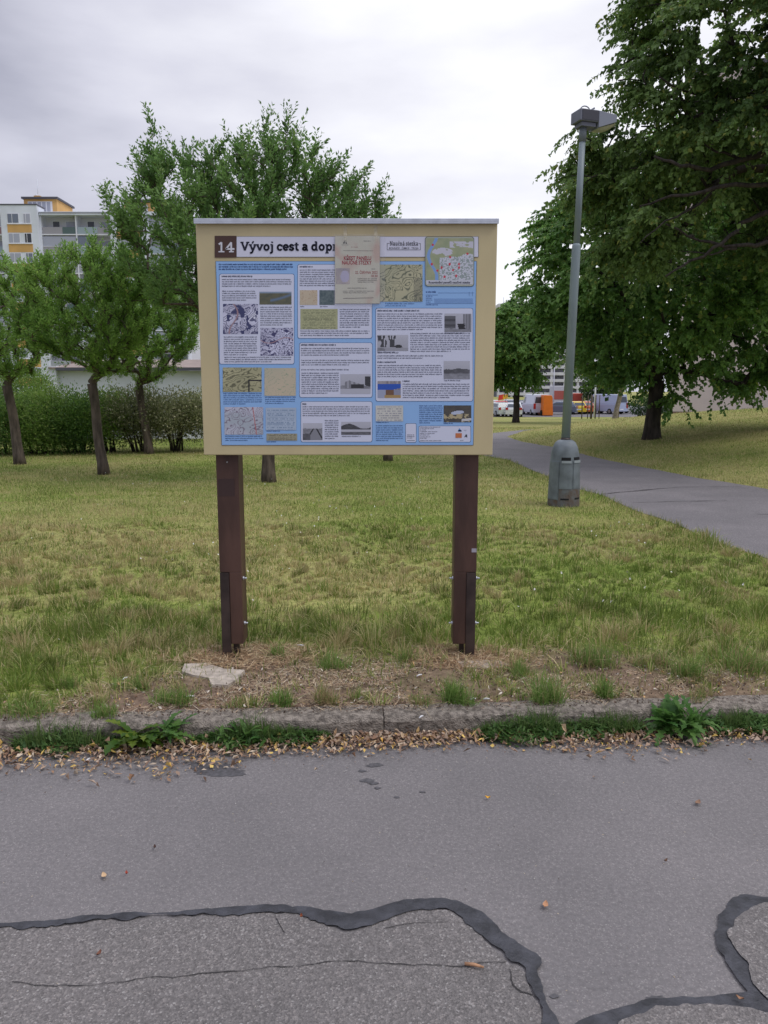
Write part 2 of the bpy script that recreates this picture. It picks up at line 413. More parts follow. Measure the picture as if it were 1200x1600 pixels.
tag(poly_mesh('tar_seam', c1+[gnd(930,1660,0)]+[tuple(p) for p in reversed(ib2)]+[gnd(1500,1640,0), gnd(1500,1380,0)], TAR, .008), kind='structure')
tag(poly_mesh('old_asphalt', [tuple(p) for p in ib]+[gnd(1490,1590,0), gnd(1490,1390,0)], ASPHC, .012), kind='structure')
tag(poly_mesh('old_asphalt', [tuple(p) for p in ib2]+[gnd(900,1900,0), gnd(1600,1900,0)], ASPHC, .012), kind='structure')
# damp drips on the smooth surface
def blob(cx, cy, r, sq=.5, seed=0, n=48):
    x, y = gnd(cx, cy, 0); out = []
    for i in range(n):
        a = 2*math.pi*i/n; q = r*(.45+1.0*float(fbm(math.cos(a)*2.6+seed*7.7+5, math.sin(a)*2.6+5, seed, 3)))
        out.append((x+q*math.cos(a), y+q*math.sin(a)*sq))
    return out
bm = bmesh.new(); k = 0
for cx, cy, r, sq in ((322,1200,.085,.45),(345,1207,.10,.38),(368,1210,.05,.4),(308,1195,.035,.6),(352,1196,.03,.5),(585,1196,.035,.5),(574,1220,.03,.5),(583,1224,.02,.6),(620,1246,.012,.7),(566,1205,.018,.6),(660,1238,.012,.6),(1024,1562,.03,.4),(866,1557,.012,.6),(1035,1563,.016,.5),(590,1232,.014,.7)):
    k += 1; vs = [bm.verts.new((p[0], p[1], .0012+.00008*k)) for p in blob(cx, cy, r, sq, k)]; bm.faces.new(vs)
me = bpy.data.meshes.new('damp_stains'); bm.to_mesh(me); bm.free(); me.materials.append(WET)
o = bpy.data.objects.new('damp_stains', me); col.objects.link(o); tag(o, kind='structure')
# hairline cracks
CRK = mat('crack', (.035,.033,.032), rough=.9)
def crack(pts, w, z, seed):
    P_ = rough_line(smooth_pts(G0(pts)), .012, .012, seed); mb = MB(); vs = []
    for i, p in enumerate(P_):
        d = (P_[min(i+1, len(P_)-1)]-P_[max(i-1, 0)]).normalized(); nn = Vector((-d.y, d.x)); ww = w*(.35+1.1*float(vn(i*.35, seed, 2)))
        vs += [(p.x+nn.x*ww, p.y+nn.y*ww, z), (p.x-nn.x*ww, p.y-nn.y*ww, z)]
    mb.add(vs, [(2*i, 2*i+1, 2*i+3, 2*i+2) for i in range(len(P_)-1)]); tag(mb.build('crack', CRK), kind='structure')
crack([(20,1536),(110,1548),(220,1532),(330,1523),(440,1514),(520,1504),(600,1507),(700,1513),(790,1506)], .0012, .0065, 3)
crack([(430,1437),(436,1450),(446,1460)], .0016, .0065, 4)
crack([(795,1518),(808,1548),(840,1560)], .0016, .0065, 5)
crack([(600,1452),(660,1442),(700,1443)], .0008, .0065, 6)

# kerb: old concrete edging, chipped, in lengths of one metre
KERB = mat('kerb_concrete', (.28,.245,.205), rough=.95, nscale=38, namt=.42, bump=1.0, bscale=120, spec=.15)
mb = MB(); seg = -9.0
th = math.atan(.0605); ux, uy = math.cos(th), math.sin(th); wx, wy = -uy, ux
prof = [(0,-.05),(-.004,.0),(-.002,.075),(.008,.092),(.022,.1),(.125,.103),(.13,.09),(.13,-.05)]
s = -9.0; first = True
while s < 9:
    L_ = 1.0; dz = random.uniform(-.003,.003); dy = random.uniform(-.003,.003); tl = random.uniform(-.004,.004)
    vs = []; n = 26
    for i in range(n+1):
        q = s+.0025+(L_-.005)*i/n
        for j, (o_, z_) in enumerate(prof):
            w_ = (float(fbm(q*9, j*1.7+s, 71, 4))-.5)*(.034 if 1 <= j <= 5 else 0)
            z2 = z_+dz+tl*(i/n-.5)+(w_*.6 if j >= 2 else 0); o2 = o_+dy+(w_ if j < 4 else 0)
            vs.append((q*ux+o2*wx, 3.39+q*uy+o2*wy, z2))
    m_ = len(prof); fs = [(i*m_+j, (i+1)*m_+j, (i+1)*m_+j+1, i*m_+j+1) for i in range(n) for j in range(m_-1)]
    fs += [tuple(range(m_)), tuple(n*m_+j for j in range(m_))[::-1]]
    mb.add(vs, fs); s += L_
tag(mb.build('kerb', KERB), kind='structure')

# side path: follows the ground, its border slightly ragged
lp = []; rp = []
yy = list(np.arange(3.6, 24.5, .3))
def clampx(y): return float(np.interp(y, _ly, _lx))
for y in yy:
    w = (float(fbm(y*1.9, 3.3, 81, 4))-.5)*.16; w2 = (float(fbm(y*1.7, 9.3, 82, 4))-.5)*.2
    lp.append((clampx(y)+w, y)); rp.append((float(np.interp(y, _xy, _xx))+w2, y))
lp += [(1.85,25.3),(2.5,26.2),(3.6,26.9),(5.3,29.5),(7.0,31.2),(11,33),(20,34.6),(60,36)]
rp += [(4.0,25.0),(4.2,25.8),(4.9,27.2),(6.63,29.3),(8.2,30.2),(11.5,31.5),(20,33),(60,34)]
strip_mesh('side_path', lp, rp, zt, ASPHP, nsub=10, lift=.008)
def flat_crack(pts, w, z, seed):
    P_ = rough_line(pts, .03, .05, seed); mb = MB(); vs = []
    for i, p in enumerate(P_):
        d = (P_[min(i+1, len(P_)-1)]-P_[max(i-1, 0)]).normalized(); nn = Vector((-d.y, d.x)); ww = w*(.35+1.1*float(vn(i*.35, seed, 2)))
        vs += [(p.x+nn.x*ww, p.y+nn.y*ww, z), (p.x-nn.x*ww, p.y-nn.y*ww, z)]
    mb.add(vs, [(2*i, 2*i+1, 2*i+3, 2*i+2) for i in range(len(P_)-1)]); tag(mb.build('crack', CRK), kind='structure')
flat_crack([gnd(950,770,.112), gnd(1000,767,.112), gnd(1020,765,.112)], .007, .112, 3)
flat_crack([gnd(990,785,.112), gnd(1070,783,.112), gnd(1135,782,.112)], .009, .112, 4)
flat_crack([gnd(1180,803,.112), gnd(1210,804,.112)], .008, .112, 5)
flat_crack([gnd(940,772,.112), gnd(1010,765,.112), gnd(1060,761,.112), gnd(1160,760,.112)], .008, .112, 6)

# ---------------------------------------------------------------- grass and litter
def blades(n, x, y, z, h, w, colr, lean=.45, two=True, r=None, ldir=None):
    r = r or rng
    a = r.uniform(0, 2*np.pi, n); la = r.uniform(0, 2*np.pi, n) if ldir is None else ldir+r.normal(0, .55, n); lm = np.abs(r.normal(0, lean, n))
    wx_, wy_ = np.cos(a)*w*.5, np.sin(a)*w*.5
    lx, ly = np.cos(la)*lm*h, np.sin(la)*lm*h
    hh = h/np.sqrt(1+lm*lm)
    P0 = np.stack([x-wx_, y-wy_, z-.004], -1); P1 = np.stack([x+wx_, y+wy_, z-.004], -1)
    if two:
        P2 = np.stack([x+lx*.35+wx_*.75, y+ly*.35+wy_*.75, z+hh*.6], -1); P3 = np.stack([x+lx*.35-wx_*.75, y+ly*.35-wy_*.75, z+hh*.6], -1)
        P4 = np.stack([x+lx, y+ly, z+hh], -1)
        V = np.stack([P0, P1, P2, P3, P4], 1).reshape(-1, 3); b = np.arange(n)*5
        return V, np.stack([b, b+1, b+2, b+3], -1), np.stack([b+3, b+2, b+4], -1), np.repeat(colr, 5, 0)
    P4 = np.stack([x+lx, y+ly, z+hh], -1)
    V = np.stack([P0, P1, P4], 1).reshape(-1, 3); b = np.arange(n)*3
    return V, None, np.stack([b, b+1, b+2], -1), np.repeat(colr, 3, 0)
def blade_cols(x, y, n, r=None):
    r = r or rng
    d = dryness(x, y); k = r.random(n)
    isdry = r.random(n) < (.08+.55*d)
    gA = np.array([.135,.225,.040]); gB = np.array([.290,.350,.080]); sA = np.array([.44,.36,.16]); sB = np.array([.66,.57,.32])
    lush = (fbm(x*.8+9, y*.8, 55, 3)*.5+fbm(x*3.1, y*2.1, 56, 3)*.8)[:, None]
    c = gA*(1-k[:, None])+gB*k[:, None]; c = c*(1.28-.55*lush)
    c2 = sA*(1-k[:, None])+sB*k[:, None]
    return np.where(isdry[:, None], c2, c)
def lawn_blades(name, n, y0, y1, two, label):
    ly = rng.uniform(np.log(y0), np.log(y1), n); y = np.exp(ly)
    x = rng.uniform(-1, 1, n)*(.58*y+1.6)
    keep = ~inpoly(x, y, path_poly)
    e = y-yk(x)
    keep &= e > .14
    # ragged border along the path
    keep &= ~((x > np.interp(y, _ly, _lx)+.02) & (x < np.interp(y, _xy, _xx)-.02) & (y < 24.5))
    s = soil(x, y); tm_ = np.clip((fbm(x*6.5, y*6.5, 66, 3)-.56)*7, 0, 1); keep &= rng.random(n) > s*(.95-.75*tm_)
    pat = fbm(x*4.2, y*4.2, 61, 3); keep &= rng.random(n) < np.where(y < 5.4, .25+1.5*np.clip(pat-.25, 0, 1)*1.4, 1)
    x, y = x[keep], y[keep]; n = len(x); z = zt(x, y)
    e = y-yk(x)
    tall = np.exp(-((e-1.15)/.55)**2)*(.6+.8*fbm(x*1.6, y*1.6, 62, 3))
    h = (.028+.040*tall*(.45+1.1*fbm(x*5.5, y*5.5, 64, 2))+.030*fbm(x*2.1, y*2.1, 63, 3))*rng.uniform(.5, 1.35, n)
    h *= np.where(y > 9, 1.0, 1.0)
    dpl = np.interp(y, _ly, _lx)-x; dpr = x-np.interp(y, _xy, _xx)
    h *= 1+.8*(np.abs(dpl) < .25)*(y < 24)+.8*(np.abs(dpr) < .3)*(y < 24)
    w = (.0028+.00042*y)*rng.uniform(.6, 1.3, n)
    c = blade_cols(x, y, n)
    # grass grows in clumps: blades of one clump share height and tone and splay from its middle
    cell = np.where(y < 5, .14, np.where(y < 8.5, .21, .42))
    wxx = x+.9*cell*(fbm(x/cell*.45, y/cell*.45, 130, 2)-.5)*2.4; wyy = y+.9*cell*(fbm(x/cell*.45+9, y/cell*.45, 131, 2)-.5)*2.4
    gx_ = wxx*.84+wyy*.54; gy_ = wyy*.84-wxx*.54
    ci, cj = np.floor(gx_/cell), np.floor(gy_/cell)
    jx = (ci+.2+.6*_h(ci, cj, 5))*cell; jy = (cj+.2+.6*_h(ci, cj, 6))*cell
    ux_, uy_ = gx_-jx, gy_-jy; dx_ = ux_*.84-uy_*.54; dy_ = uy_*.84+ux_*.54; pull = (.42 if two else 0.0)*(_h(ci, cj, 7) > .25)*(rng.random(n) < .8)
    x = x-dx_*pull; y = y-dy_*pull; ldir = np.arctan2(dy_, dx_)
    hv_ = _h(ci, cj, 8); far_ = 0 if two else .55; h = h*(.55+.95*hv_)*(1-far_)+h*far_; tone = (.78+.44*_h(ci, cj, 9))*(1-far_)+far_
    dryc = (_h(ci, cj, 10) < (.10+.25*dryness(x, y))*(1 if two else .35))[:, None]
    c = np.where(dryc & (rng.random((n, 1)) < .75), np.array([.50,.42,.21])*rng.uniform(.7,1.15,(n,1)), c*tone[:, None])
    V, q, t, cc = blades(n, x, y, zt(x, y), h, w, c, lean=.85 if two else .7, two=two, ldir=ldir)
    o = np_mesh(name, V, q, GRASS, colors=cc, tris=t); return tag(o, label, 'grass', kind='stuff')
lawn_blades('grass', 260000, 3.4, 8.5, True, 'uneven green and straw coloured grass behind the kerb and around the posts')
lawn_blades('grass', 300000, 8.5, 34, False, 'mown lawn grass stretching back to the hedge, trees and bank')

# flat pieces scattered on the ground
def chips(name, n, x, y, z, L_, W_, cols, label, cat, curl=.3, tilt=.35):
    a = rng.uniform(0, 2*np.pi, n); dx, dy = np.cos(a), np.sin(a)
    t1 = rng.normal(0, tilt, n)*L_; t2 = rng.normal(0, tilt, n)*W_; cu = np.abs(rng.normal(0, curl, n))*W_
    zz = z+np.abs(t1)*.5+np.abs(t2)*.5+.003
    def p(u, v, dz): return np.stack([x+dx*u*L_-dy*v*W_, y+dy*u*L_+dx*v*W_, zz+u*t1+v*t2+dz], -1)
    V = np.stack([p(-.5,0,0), p(-.1,-.5,cu), p(.5,0,0), p(-.1,.5,cu)], 1).reshape(-1, 3); b = np.arange(n)*4
    t = np.concatenate([np.stack([b, b+1, b+2], -1), np.stack([b, b+2, b+3], -1)])
    return tag(np_mesh(name, V, None, DRY, colors=np.repeat(cols, 4, 0), tris=t), label, cat, kind='stuff')
def pick(n, pal, jit=.2):
    pal = np.array(pal); c = pal[rng.integers(0, len(pal), n)]; return np.clip(c*rng.uniform(1-jit, 1+jit, (n, 1)), 0, 1)
n = 42000
x = rng.uniform(-3.2, 3.4, n); e = np.abs(rng.gamma(2.0, .30, n)); y = yk(x)+.06+e
k = (rng.random(n) < np.clip(soil(x, y)*1.0+.12, 0, 1)) & (y < 5.6) & (fbm(x*3, y*3, 77, 3) > .36); x, y = x[k], y[k]; n = len(x)
chips('dry_straw', n, x, y, zt(x, y)+near.max()*0, rng.uniform(.02,.09,n), rng.uniform(.0015,.0035,n), pick(n, [(.48,.37,.24),(.60,.49,.33),(.36,.26,.17),(.66,.58,.44),(.27,.18,.12),(.52,.36,.22)]), 'dead straw and thatch lying on the bare earth', 'straw', tilt=.12)
# thick mats of straw round the feet of the posts
xs_ = []; ys_ = []
for cx, cy, r, m_ in ((-.80,4.16,.26,1500),(-.55,4.20,.2,500),(.46,4.14,.25,1600),(.62,4.10,.22,600),(-1.05,4.2,.2,500)):
    a = rng.uniform(0, 6.283, m_); q = r*np.sqrt(rng.random(m_)); xs_.append(cx+np.cos(a)*q*1.3); ys_.append(cy+np.sin(a)*q*.8)
x = np.concatenate(xs_); y = np.concatenate(ys_); n = len(x)
chips('dry_straw', n, x, y, zt(x, y)+rng.uniform(0,.02,n), rng.uniform(.03,.12,n), rng.uniform(.0018,.004,n), pick(n, [(.50,.37,.22),(.60,.47,.30),(.38,.25,.14),(.30,.18,.10)]), 'mats of pale brown straw heaped around the feet of the board posts', 'straw', tilt=.2)
# earth crumbs
n = 13000; x = rng.uniform(-3, 3.2, n); y = yk(x)+.03+rng.uniform(0, 1.0, n); k = rng.random(n) < soil(x, y); x, y = x[k], y[k]; n = len(x)
chips('soil_crumbs', n, x, y, zt(x, y)+.003, rng.uniform(.004,.016,n), rng.uniform(.004,.012,n), pick(n, [(.13,.09,.065),(.19,.14,.10),(.09,.06,.045),(.33,.29,.24)]), 'crumbs of earth and grit on the bare strip behind the kerb', 'soil', curl=.6)
# leaf litter in the gutter
n = 9500; x = rng.uniform(-3.4, 3.4, n); dn = fbm(x*2.4, x*0+1, 91, 4)
wd = np.interp(x, [-2,-1.2,-.2,.0,.4,1.2,2.6], [.20,.18,.12,.08,.07,.15,.17])
y = yk(x)-.012-np.abs(rng.normal(0, 1, n))*wd*(.35+.75*dn)
k = (rng.random(n) < .35+1.1*dn); x, y = x[k], y[k]; n = len(x)
chips('leaf_litter', n, x, y, rng.uniform(0,.016,n), rng.uniform(.010,.040,n), rng.uniform(.006,.019,n), pick(n, [(.27,.16,.10),(.38,.27,.19),(.48,.38,.28),(.20,.13,.09),(.34,.24,.18),(.50,.36,.22),(.50,.33,.14),(.44,.34,.26),(.26,.18,.13),(.40,.26,.17),(.58,.48,.36),(.30,.19,.12),(.66,.47,.14)]), 'brown, tan and yellow fallen leaves drifted along the foot of the kerb', 'leaves', curl=.5)
n = 6500; x = rng.uniform(-3.4, 3.4, n); y = yk(x)-.008-np.abs(rng.normal(0, 1, n))*np.interp(x, [-2,-.2,.3,2.6], [.14,.09,.07,.13])
chips('leaf_crumbs', n, x, y, rng.uniform(0,.004,n), rng.uniform(.003,.012,n), rng.uniform(.002,.008,n), pick(n, [(.26,.16,.10),(.18,.11,.07),(.42,.32,.22),(.11,.08,.06)]), 'fine crumbled leaf and earth along the gutter', 'leaf crumbs', curl=.3)
# grit scattered over the road
n = 900; x = rng.uniform(-2.2, 2.2, n); y = rng.uniform(1.2, 3.3, n)
chips('grit', n, x, y, np.where(y < 2.3, .0135, 0)*0+.0, rng.uniform(.002,.009,n), rng.uniform(.0015,.004,n), pick(n, [(.42,.40,.36),(.30,.27,.24),(.12,.10,.09),(.50,.42,.30)]), 'tiny stones and plant bits scattered over the asphalt', 'grit', curl=.4)

# single tufts of grass on the bare strip
def tuft(px, py, hpx, wpx, label, dry=.15, n=230):
    x0, y0 = gnd(px, py, .1); d = math.hypot(y0, 1.5); h = hpx*d/F; r = wpx*.5*d/F
    root = (x0, y0, float(zt(x0, y0))-.005)
    a = rng.uniform(0, 6.283, n); q = r*.95*rng.random(n)**.75; cxs = rng.normal(0, r*.45, (4, 2)); ci = rng.integers(0, 4, n)
    x = x0+cxs[ci, 0]+np.cos(a)*q*.6; y = y0+cxs[ci, 1]*.6+np.sin(a)*q*.5
    k = rng.random(n)[:, None]; isd = (rng.random(n) < dry)[:, None]
    c = np.where(isd, np.array([.42,.34,.17])*(.7+.5*k), np.array([.13,.25,.05])*(1-k)+np.array([.27,.38,.10])*k)
    hh = h*rng.uniform(.25, 1.15, n)*np.array([1, .8, .65, .9])[ci]; w = rng.uniform(.002,.0045, n)
    V, qd, t, cc = blades(n, x, y, np.full(n, root[2]), hh, w, c, lean=.8)
    o = np_mesh('grass_tuft', V-np.array(root), qd, GRASS, colors=cc, tris=t); o.location = root
    return tag(o, label, 'grass tuft', 'grass tufts on the bare strip behind the kerb')
TF = [(275,1100,38,60,'leaning green grass tuft just in front of the concrete slab',.1,420),
 (437,1100,36,40,'dense green grass tuft between the slab and the straw coloured tuft',.08,330),
 (505,1100,42,32,'upright straw coloured grass tuft in the gap between the posts',.75,280),
 (368,1102,24,34,'small half dry grass tuft right below the concrete slab',.5,200),
 (560,1094,22,50,'low yellowish grass tuft midway between the two posts',.6,240),
 (655,1100,22,36,'short dry grass tuft to the left of the thickest tuft below the right post',.7,200),
 (715,1098,52,46,'thick tall green tuft in front of the right post',.05,460),
 (860,1095,58,50,'tall green grass tuft, tallest to the right of the right post',.12,460),
 (943,1090,44,36,'narrow dark green grass tuft above the right hand kerb',.1,330),
 (815,1052,32,44,'bushy green tuft beside the pale stone at the right post',.15,300),
 (525,1045,34,50,'green grass tuft at the upper edge of the bare earth between the posts',.15,330),
 (640,1032,28,40,'small green grass tuft left of the foot of the right post',.2,240),
 (432,1028,34,34,'green grass tuft just right of the left post',.25,240),
 (40,1110,30,90,'wide low green tuft at the far left kerb edge',.3,480),
 (118,1074,30,34,'upright green grass tuft at the left end of the bare earth',.25,220),
 (158,1118,30,50,'green tuft growing over the kerb at left',.15,300),
 (220,1075,30,50,'grass tuft at the left rim of the earth patch',.3,260),
 (895,1035,50,80,'broad mixed tuft right of the pale stone',.3,460),
 (1000,1040,36,60,'half dry tuft far right of the right post',.5,320),
 (1070,1058,50,60,'green grass tuft above the big leafy weed',.25,380),
 (1160,1050,60,80,'tall green grass tuft at the right edge of the picture',.3,460),
 (1095,1090,26,50,'low dry tuft between the big leafy weed and the lawn',.6,240)]
for t in TF: tuft(*t)

# leafy weeds rooted in the kerb joint
def leafy(name, px, py, z, n, Lr, Wr, label, cat, lobes=False, colr=((.06,.16,.035),(.14,.27,.06)), up=.7, spread=1.0, group=None, stems=False):
    x0, y0 = gnd(px, py, z); mb = MB()
    for i in range(n):
        a = random.uniform(0, 6.283); L_ = random.uniform(*Lr); W_ = random.uniform(*Wr); el = random.uniform(.15, 1.1)*up
        dx, dy = math.cos(a), math.sin(a); sx, sy = -dy, dx; seg = 13 if lobes else 6; vs = []
        bx = x0+random.uniform(-1,1)*spread*.5; by = y0+random.uniform(-.3,.3)*min(spread, .1); k = random.random(); c = tuple(colr[0][j]*(1-k)+colr[1][j]*k for j in range(3))
        z0 = z+random.uniform(0,.02)*(3 if stems else 1); r_ = 0; zz = z0
        for s_ in range(seg+1):
            t_ = s_/seg; ang = el*1.2-t_*1.5*(1.1-el*.4)
            if s_: r_ += L_/seg*math.cos(ang); zz += L_/seg*math.sin(ang)
            w_ = W_*(math.sin(math.pi*min(1, t_*.93+.06))**.8)*(.55 if t_ < .25 else 1)
            if lobes: w_ *= random.uniform(1.0,1.35) if s_ % 2 else random.uniform(.35,.6)
            if s_ == seg: w_ = .001
            zz2 = max(zz, .006)
            vs += [(bx+dx*r_+sx*w_*.5, by+dy*r_+sy*w_*.5, zz2+w_*.12), (bx+dx*r_, by+dy*r_, zz2-w_*.05), (bx+dx*r_-sx*w_*.5, by+dy*r_-sy*w_*.5, zz2+w_*.12)]
        fs = []
        for s_ in range(seg): b = s_*3; fs += [(b, b+1, b+4, b+3), (b+1, b+2, b+5, b+4)]
        mb.add(vs, fs, color=c, smooth=True)
    o = mb.build(name, LEAF, origin=(x0, y0, z)); return tag(o, label, cat, group)
leafy('leafy_weed', 1058, 1138, .03, 100, (.05,.205), (.016,.050), 'largest weed, broad lobed dark green leaves growing over the right part of the kerb', 'weed', lobes=True, up=1.25, spread=.20)
leafy('leafy_weed', 215, 1158, .02, 40, (.08,.19), (.028,.06), 'leafy weed with some yellow green leaves in the gutter left of the left post', 'weed', lobes=True, up=1.05, spread=.12, colr=((.06,.14,.02),(.20,.27,.03)))
leafy('leafy_weed', 262, 1150, .04, 24, (.06,.15), (.022,.05), 'small weed hanging over the kerb face next to the yellow green weed', 'weed', lobes=True, up=1.0, spread=.1)
leafy('leafy_weed', 555, 1142, .012, 0+6, (.03,.06), (.01,.02), 'tiny weed at the foot of the bare kerb stretch', 'weed', up=.9, spread=.05)
def mat_weed(px0, px1, py, hpx, label, n, dry=.05, drop=0):
    """trailing weed with small leaves and grass, spread along the kerb face"""
    xa, ya = gnd(px0, py, 0); xb, yb = gnd(px1, py, 0); cx = (xa+xb)/2; z0 = 0; d = ya
    u = rng.random(n); x = xa+(xb-xa)*u; env = np.sin(np.pi*np.clip(u, .04, .96))**.5*(.45+.9*vn(x*9, x*0, 7))
    f = rng.random(n); y = yk(x)-.01-f**1.5*.13*env-drop; hmax = hpx*3.6/F*env*(1-.6*f)
    z = rng.random(n)*hmax*.75
    a = rng.uniform(0, 6.283, n); L_ = rng.uniform(.012,.04,n); el = rng.uniform(-.2, 1.0, n)
    D = np.stack([np.cos(a)*np.cos(el), np.sin(a)*np.cos(el), np.sin(el)], -1); S = np.stack([-np.sin(a), np.cos(a), 0*a], -1)
    P = np.stack([x, y, z+.004], -1); W_ = L_*rng.uniform(.2,.5,n)
    V = np.stack([P, P+D*L_[:,None]*.45+S*W_[:,None]*.5, P+D*L_[:,None], P+D*L_[:,None]*.45-S*W_[:,None]*.5], 1).reshape(-1, 3)
    V[:, 2] = np.maximum(V[:, 2], .004)
    k = rng.random((n, 1)); c = np.array([.055,.14,.032])*(1-k)+np.array([.15,.26,.07])*k
    b = np.arange(n)*4; t = np.concatenate([np.stack([b, b+1, b+2], -1), np.stack([b, b+2, b+3], -1)])
    root = np.array([cx, float(yk(cx))-.03, 0.0])
    o = np_mesh('trailing_weed', V-root, None, LEAF, colors=np.repeat(c, 4, 0), tris=t); o.location = root
    m = int(n*.42); u = rng.random(m); x = xa+(xb-xa)*u; env = np.sin(np.pi*np.clip(u, .04, .96))**.5*(.5+1.0*vn(x*13, x*0, 8))
    y = yk(x)-.015-rng.random(m)*.05*env
    k = rng.random((m, 1)); c = np.array([.07,.14,.035])*(1-k)+np.array([.16,.23,.07])*k
    Vb, q, t2, cc = blades(m, x, y, np.full(m, .004), hpx*3.6/F*env*rng.uniform(.5,1.25,m), rng.uniform(.003,.006,m), c, lean=.7)
    g = np_mesh('grass_stems', Vb, q, GRASS, parent=None, colors=cc, tris=t2)
    me = g.data; me.transform(Matrix.Translation(-Vector(root))); g.parent = o
    return tag(o, label, 'weed', 'weeds trailing along the kerb')
mat_weed(300, 515, 1165, 40, 'long carpet of small leaved weeds hiding the kerb face below the left post', 2100)
mat_weed(30, 195, 1160, 40, 'weed strip along the kerb at the far left', 1000)
mat_weed(745, 900, 1160, 40, 'trailing weed spilling from the kerb onto the road right of the right post', 1500, drop=.02)
mat_weed(870, 1010, 1140, 34, 'thin weeds on the kerb face left of the largest weed', 1000)
mat_weed(1085, 1200, 1128, 34, 'weed strip right of the largest weed', 1400)
leafy('leafy_weed', 385, 1160, .02, 34, (.05,.13), (.014,.03), 'narrow leaved weed at the left end of the long weed carpet', 'weed', up=1.2, spread=.22)

# concrete slab, stone, twig, cigarette ends and stray leaves
SLAB = mat('slab', (.46,.40,.33), rough=.95, nscale=25, namt=.22, bump=.6, bscale=70)
def slab(name, pts, z0, z1, m, label, cat):
    P_ = [gnd(a, b, .11) for a, b in pts]; c = np.mean(P_, 0); mb = MB(); n = len(P_)
    vs = [(p[0], p[1], z0) for p in P_]+[(c[0]+(p[0]-c[0])*.97, c[1]+(p[1]-c[1])*.95, z1+random.uniform(-.003,.003)) for p in P_]
    mb.add(vs, [(i, (i+1)%n, n+(i+1)%n, n+i) for i in range(n)]+[tuple(range(n, 2*n))]); return tag(mb.build(name, m, origin=(c[0], c[1], z0)), label, cat)
slab('concrete_slab', [(287,1040),(320,1038),(352,1047),(384,1050),(372,1063),(356,1074),(330,1072),(326,1062),(300,1058),(283,1052)], .07, .121, SLAB, 'broken flat piece of pale concrete lying at the foot of the left post', 'concrete piece')
slab('flat_stone', [(714,1036),(745,1033),(780,1034),(797,1038),(785,1045),(750,1047),(722,1044)], .07, .118, SLAB, 'flat pale stone half covered by straw at the foot of the right post', 'stone')
TW = mat('twig', (.36,.20,.11), rough=.8, nscale=40, namt=.3)
mb = MB(); a = gnd(726,1502,.02); b = gnd(756,1508,.02); mb.tube([(a[0],a[1],.013),((a[0]+b[0])/2,(a[1]+b[1])/2+.002,.014),(b[0],b[1],.013)], [.0045,.005,.003], 6)
tag(mb.build('twig', TW, origin=(a[0],a[1],.012)), 'short reddish brown twig on the coarse old asphalt', 'twig')
WHT = mat('paper_white', (.72,.72,.72), rough=.7)
for px, py, L_, ang, z, lab in ((195,1062,.04,1.2,.108,'white cigarette end standing in the dry grass at left'),(297,1090,.04,.2,.108,'white cigarette end below the leaning tuft'),(655,1057,.035,.7,.108,'crumpled white scrap between the posts nearest the right post'),(470,1010,.05,-.3,.112,'white scrap on the straw right of the left post'),(658,1122,.03,.9,.108,'white feather scrap lying on top of the kerb'),(760,1094,.03,.1,.108,'white scrap in front of the right hand earth strip'),(137,1190,.035,1.4,.006,'white cigarette end in the gutter at far left'),(739,1094,.03,.4,.108,'pale scrap beside the thick tall tuft')):
    x0, y0 = gnd(px, py, z); mb = MB(); c, s_ = math.cos(ang), math.sin(ang)
    mb.tube([(x0-c*L_*.5, y0-s_*L_*.5, z+.006), (x0, y0, z+.009), (x0+c*L_*.5, y0+s_*L_*.5, z+.006)], [.003,.0042,.0035], 6)
    tag(mb.build('litter_scrap', WHT, origin=(x0,y0,z)), lab, 'litter', 'white scraps of litter')
def stray(px, py, L_, c, lab, z=.004):
    x0, y0 = gnd(px, py, 0); mb = MB(); a = random.uniform(0, 6.28); vs = []; W_ = L_*.55
    for i in range(7):
        t_ = i/6; w_ = W_*math.sin(math.pi*min(1, t_*.96+.02)); r_ = (t_-.5)*L_; zz = z+.003+.012*abs(t_-.5)
        for k_, s_ in ((-1,.004),(0,0),(1,.005)):
            vs.append((x0+math.cos(a)*r_-math.sin(a)*w_*.5*k_, y0+math.sin(a)*r_+math.cos(a)*w_*.5*k_, zz+s_))
    mb.add(vs, [(b*3+j, b*3+j+1, b*3+j+4, b*3+j+3) for b in range(6) for j in range(2)], color=c, smooth=True)
    tag(mb.build('fallen_leaf', DRY, origin=(x0, y0, z)), lab, 'fallen leaf', 'single leaves lying on the road')
stray(163,1373,.03,(.60,.42,.25),'tan leaf alone on the smooth road at left')
stray(198,1369,.016,(.40,.08,.05),'tiny red leaf right of the tan leaf')
stray(242,1328,.018,(.10,.06,.05),'dark brown leaf in the left of the road')
stray(852,1419,.032,(.50,.27,.15),'reddish tan leaf on the smooth road above the right tar seam')
stray(762,1250,.02,(.75,.42,.05),'orange yellow leaf in the middle of the road')
stray(1090,1258,.035,(.28,.17,.11),'brown leaf at the right of the road')
stray(1040,1349,.016,(.20,.12,.08),'tiny dark leaf at the right of the road')
stray(883,1176,.035,(.45,.30,.16),'tan leaf just off the litter strip on the right')
stray(471,1441,.016,(.25,.08,.04),'dark red leaf on the coarse asphalt by the tar seam', z=.013)
stray(155,1497,.022,(.20,.09,.06),'dark brown leaf on the coarse asphalt', z=.008)
stray(1155,1570,.02,(.35,.20,.12),'brown leaf on the lower right tar seam', z=.013)

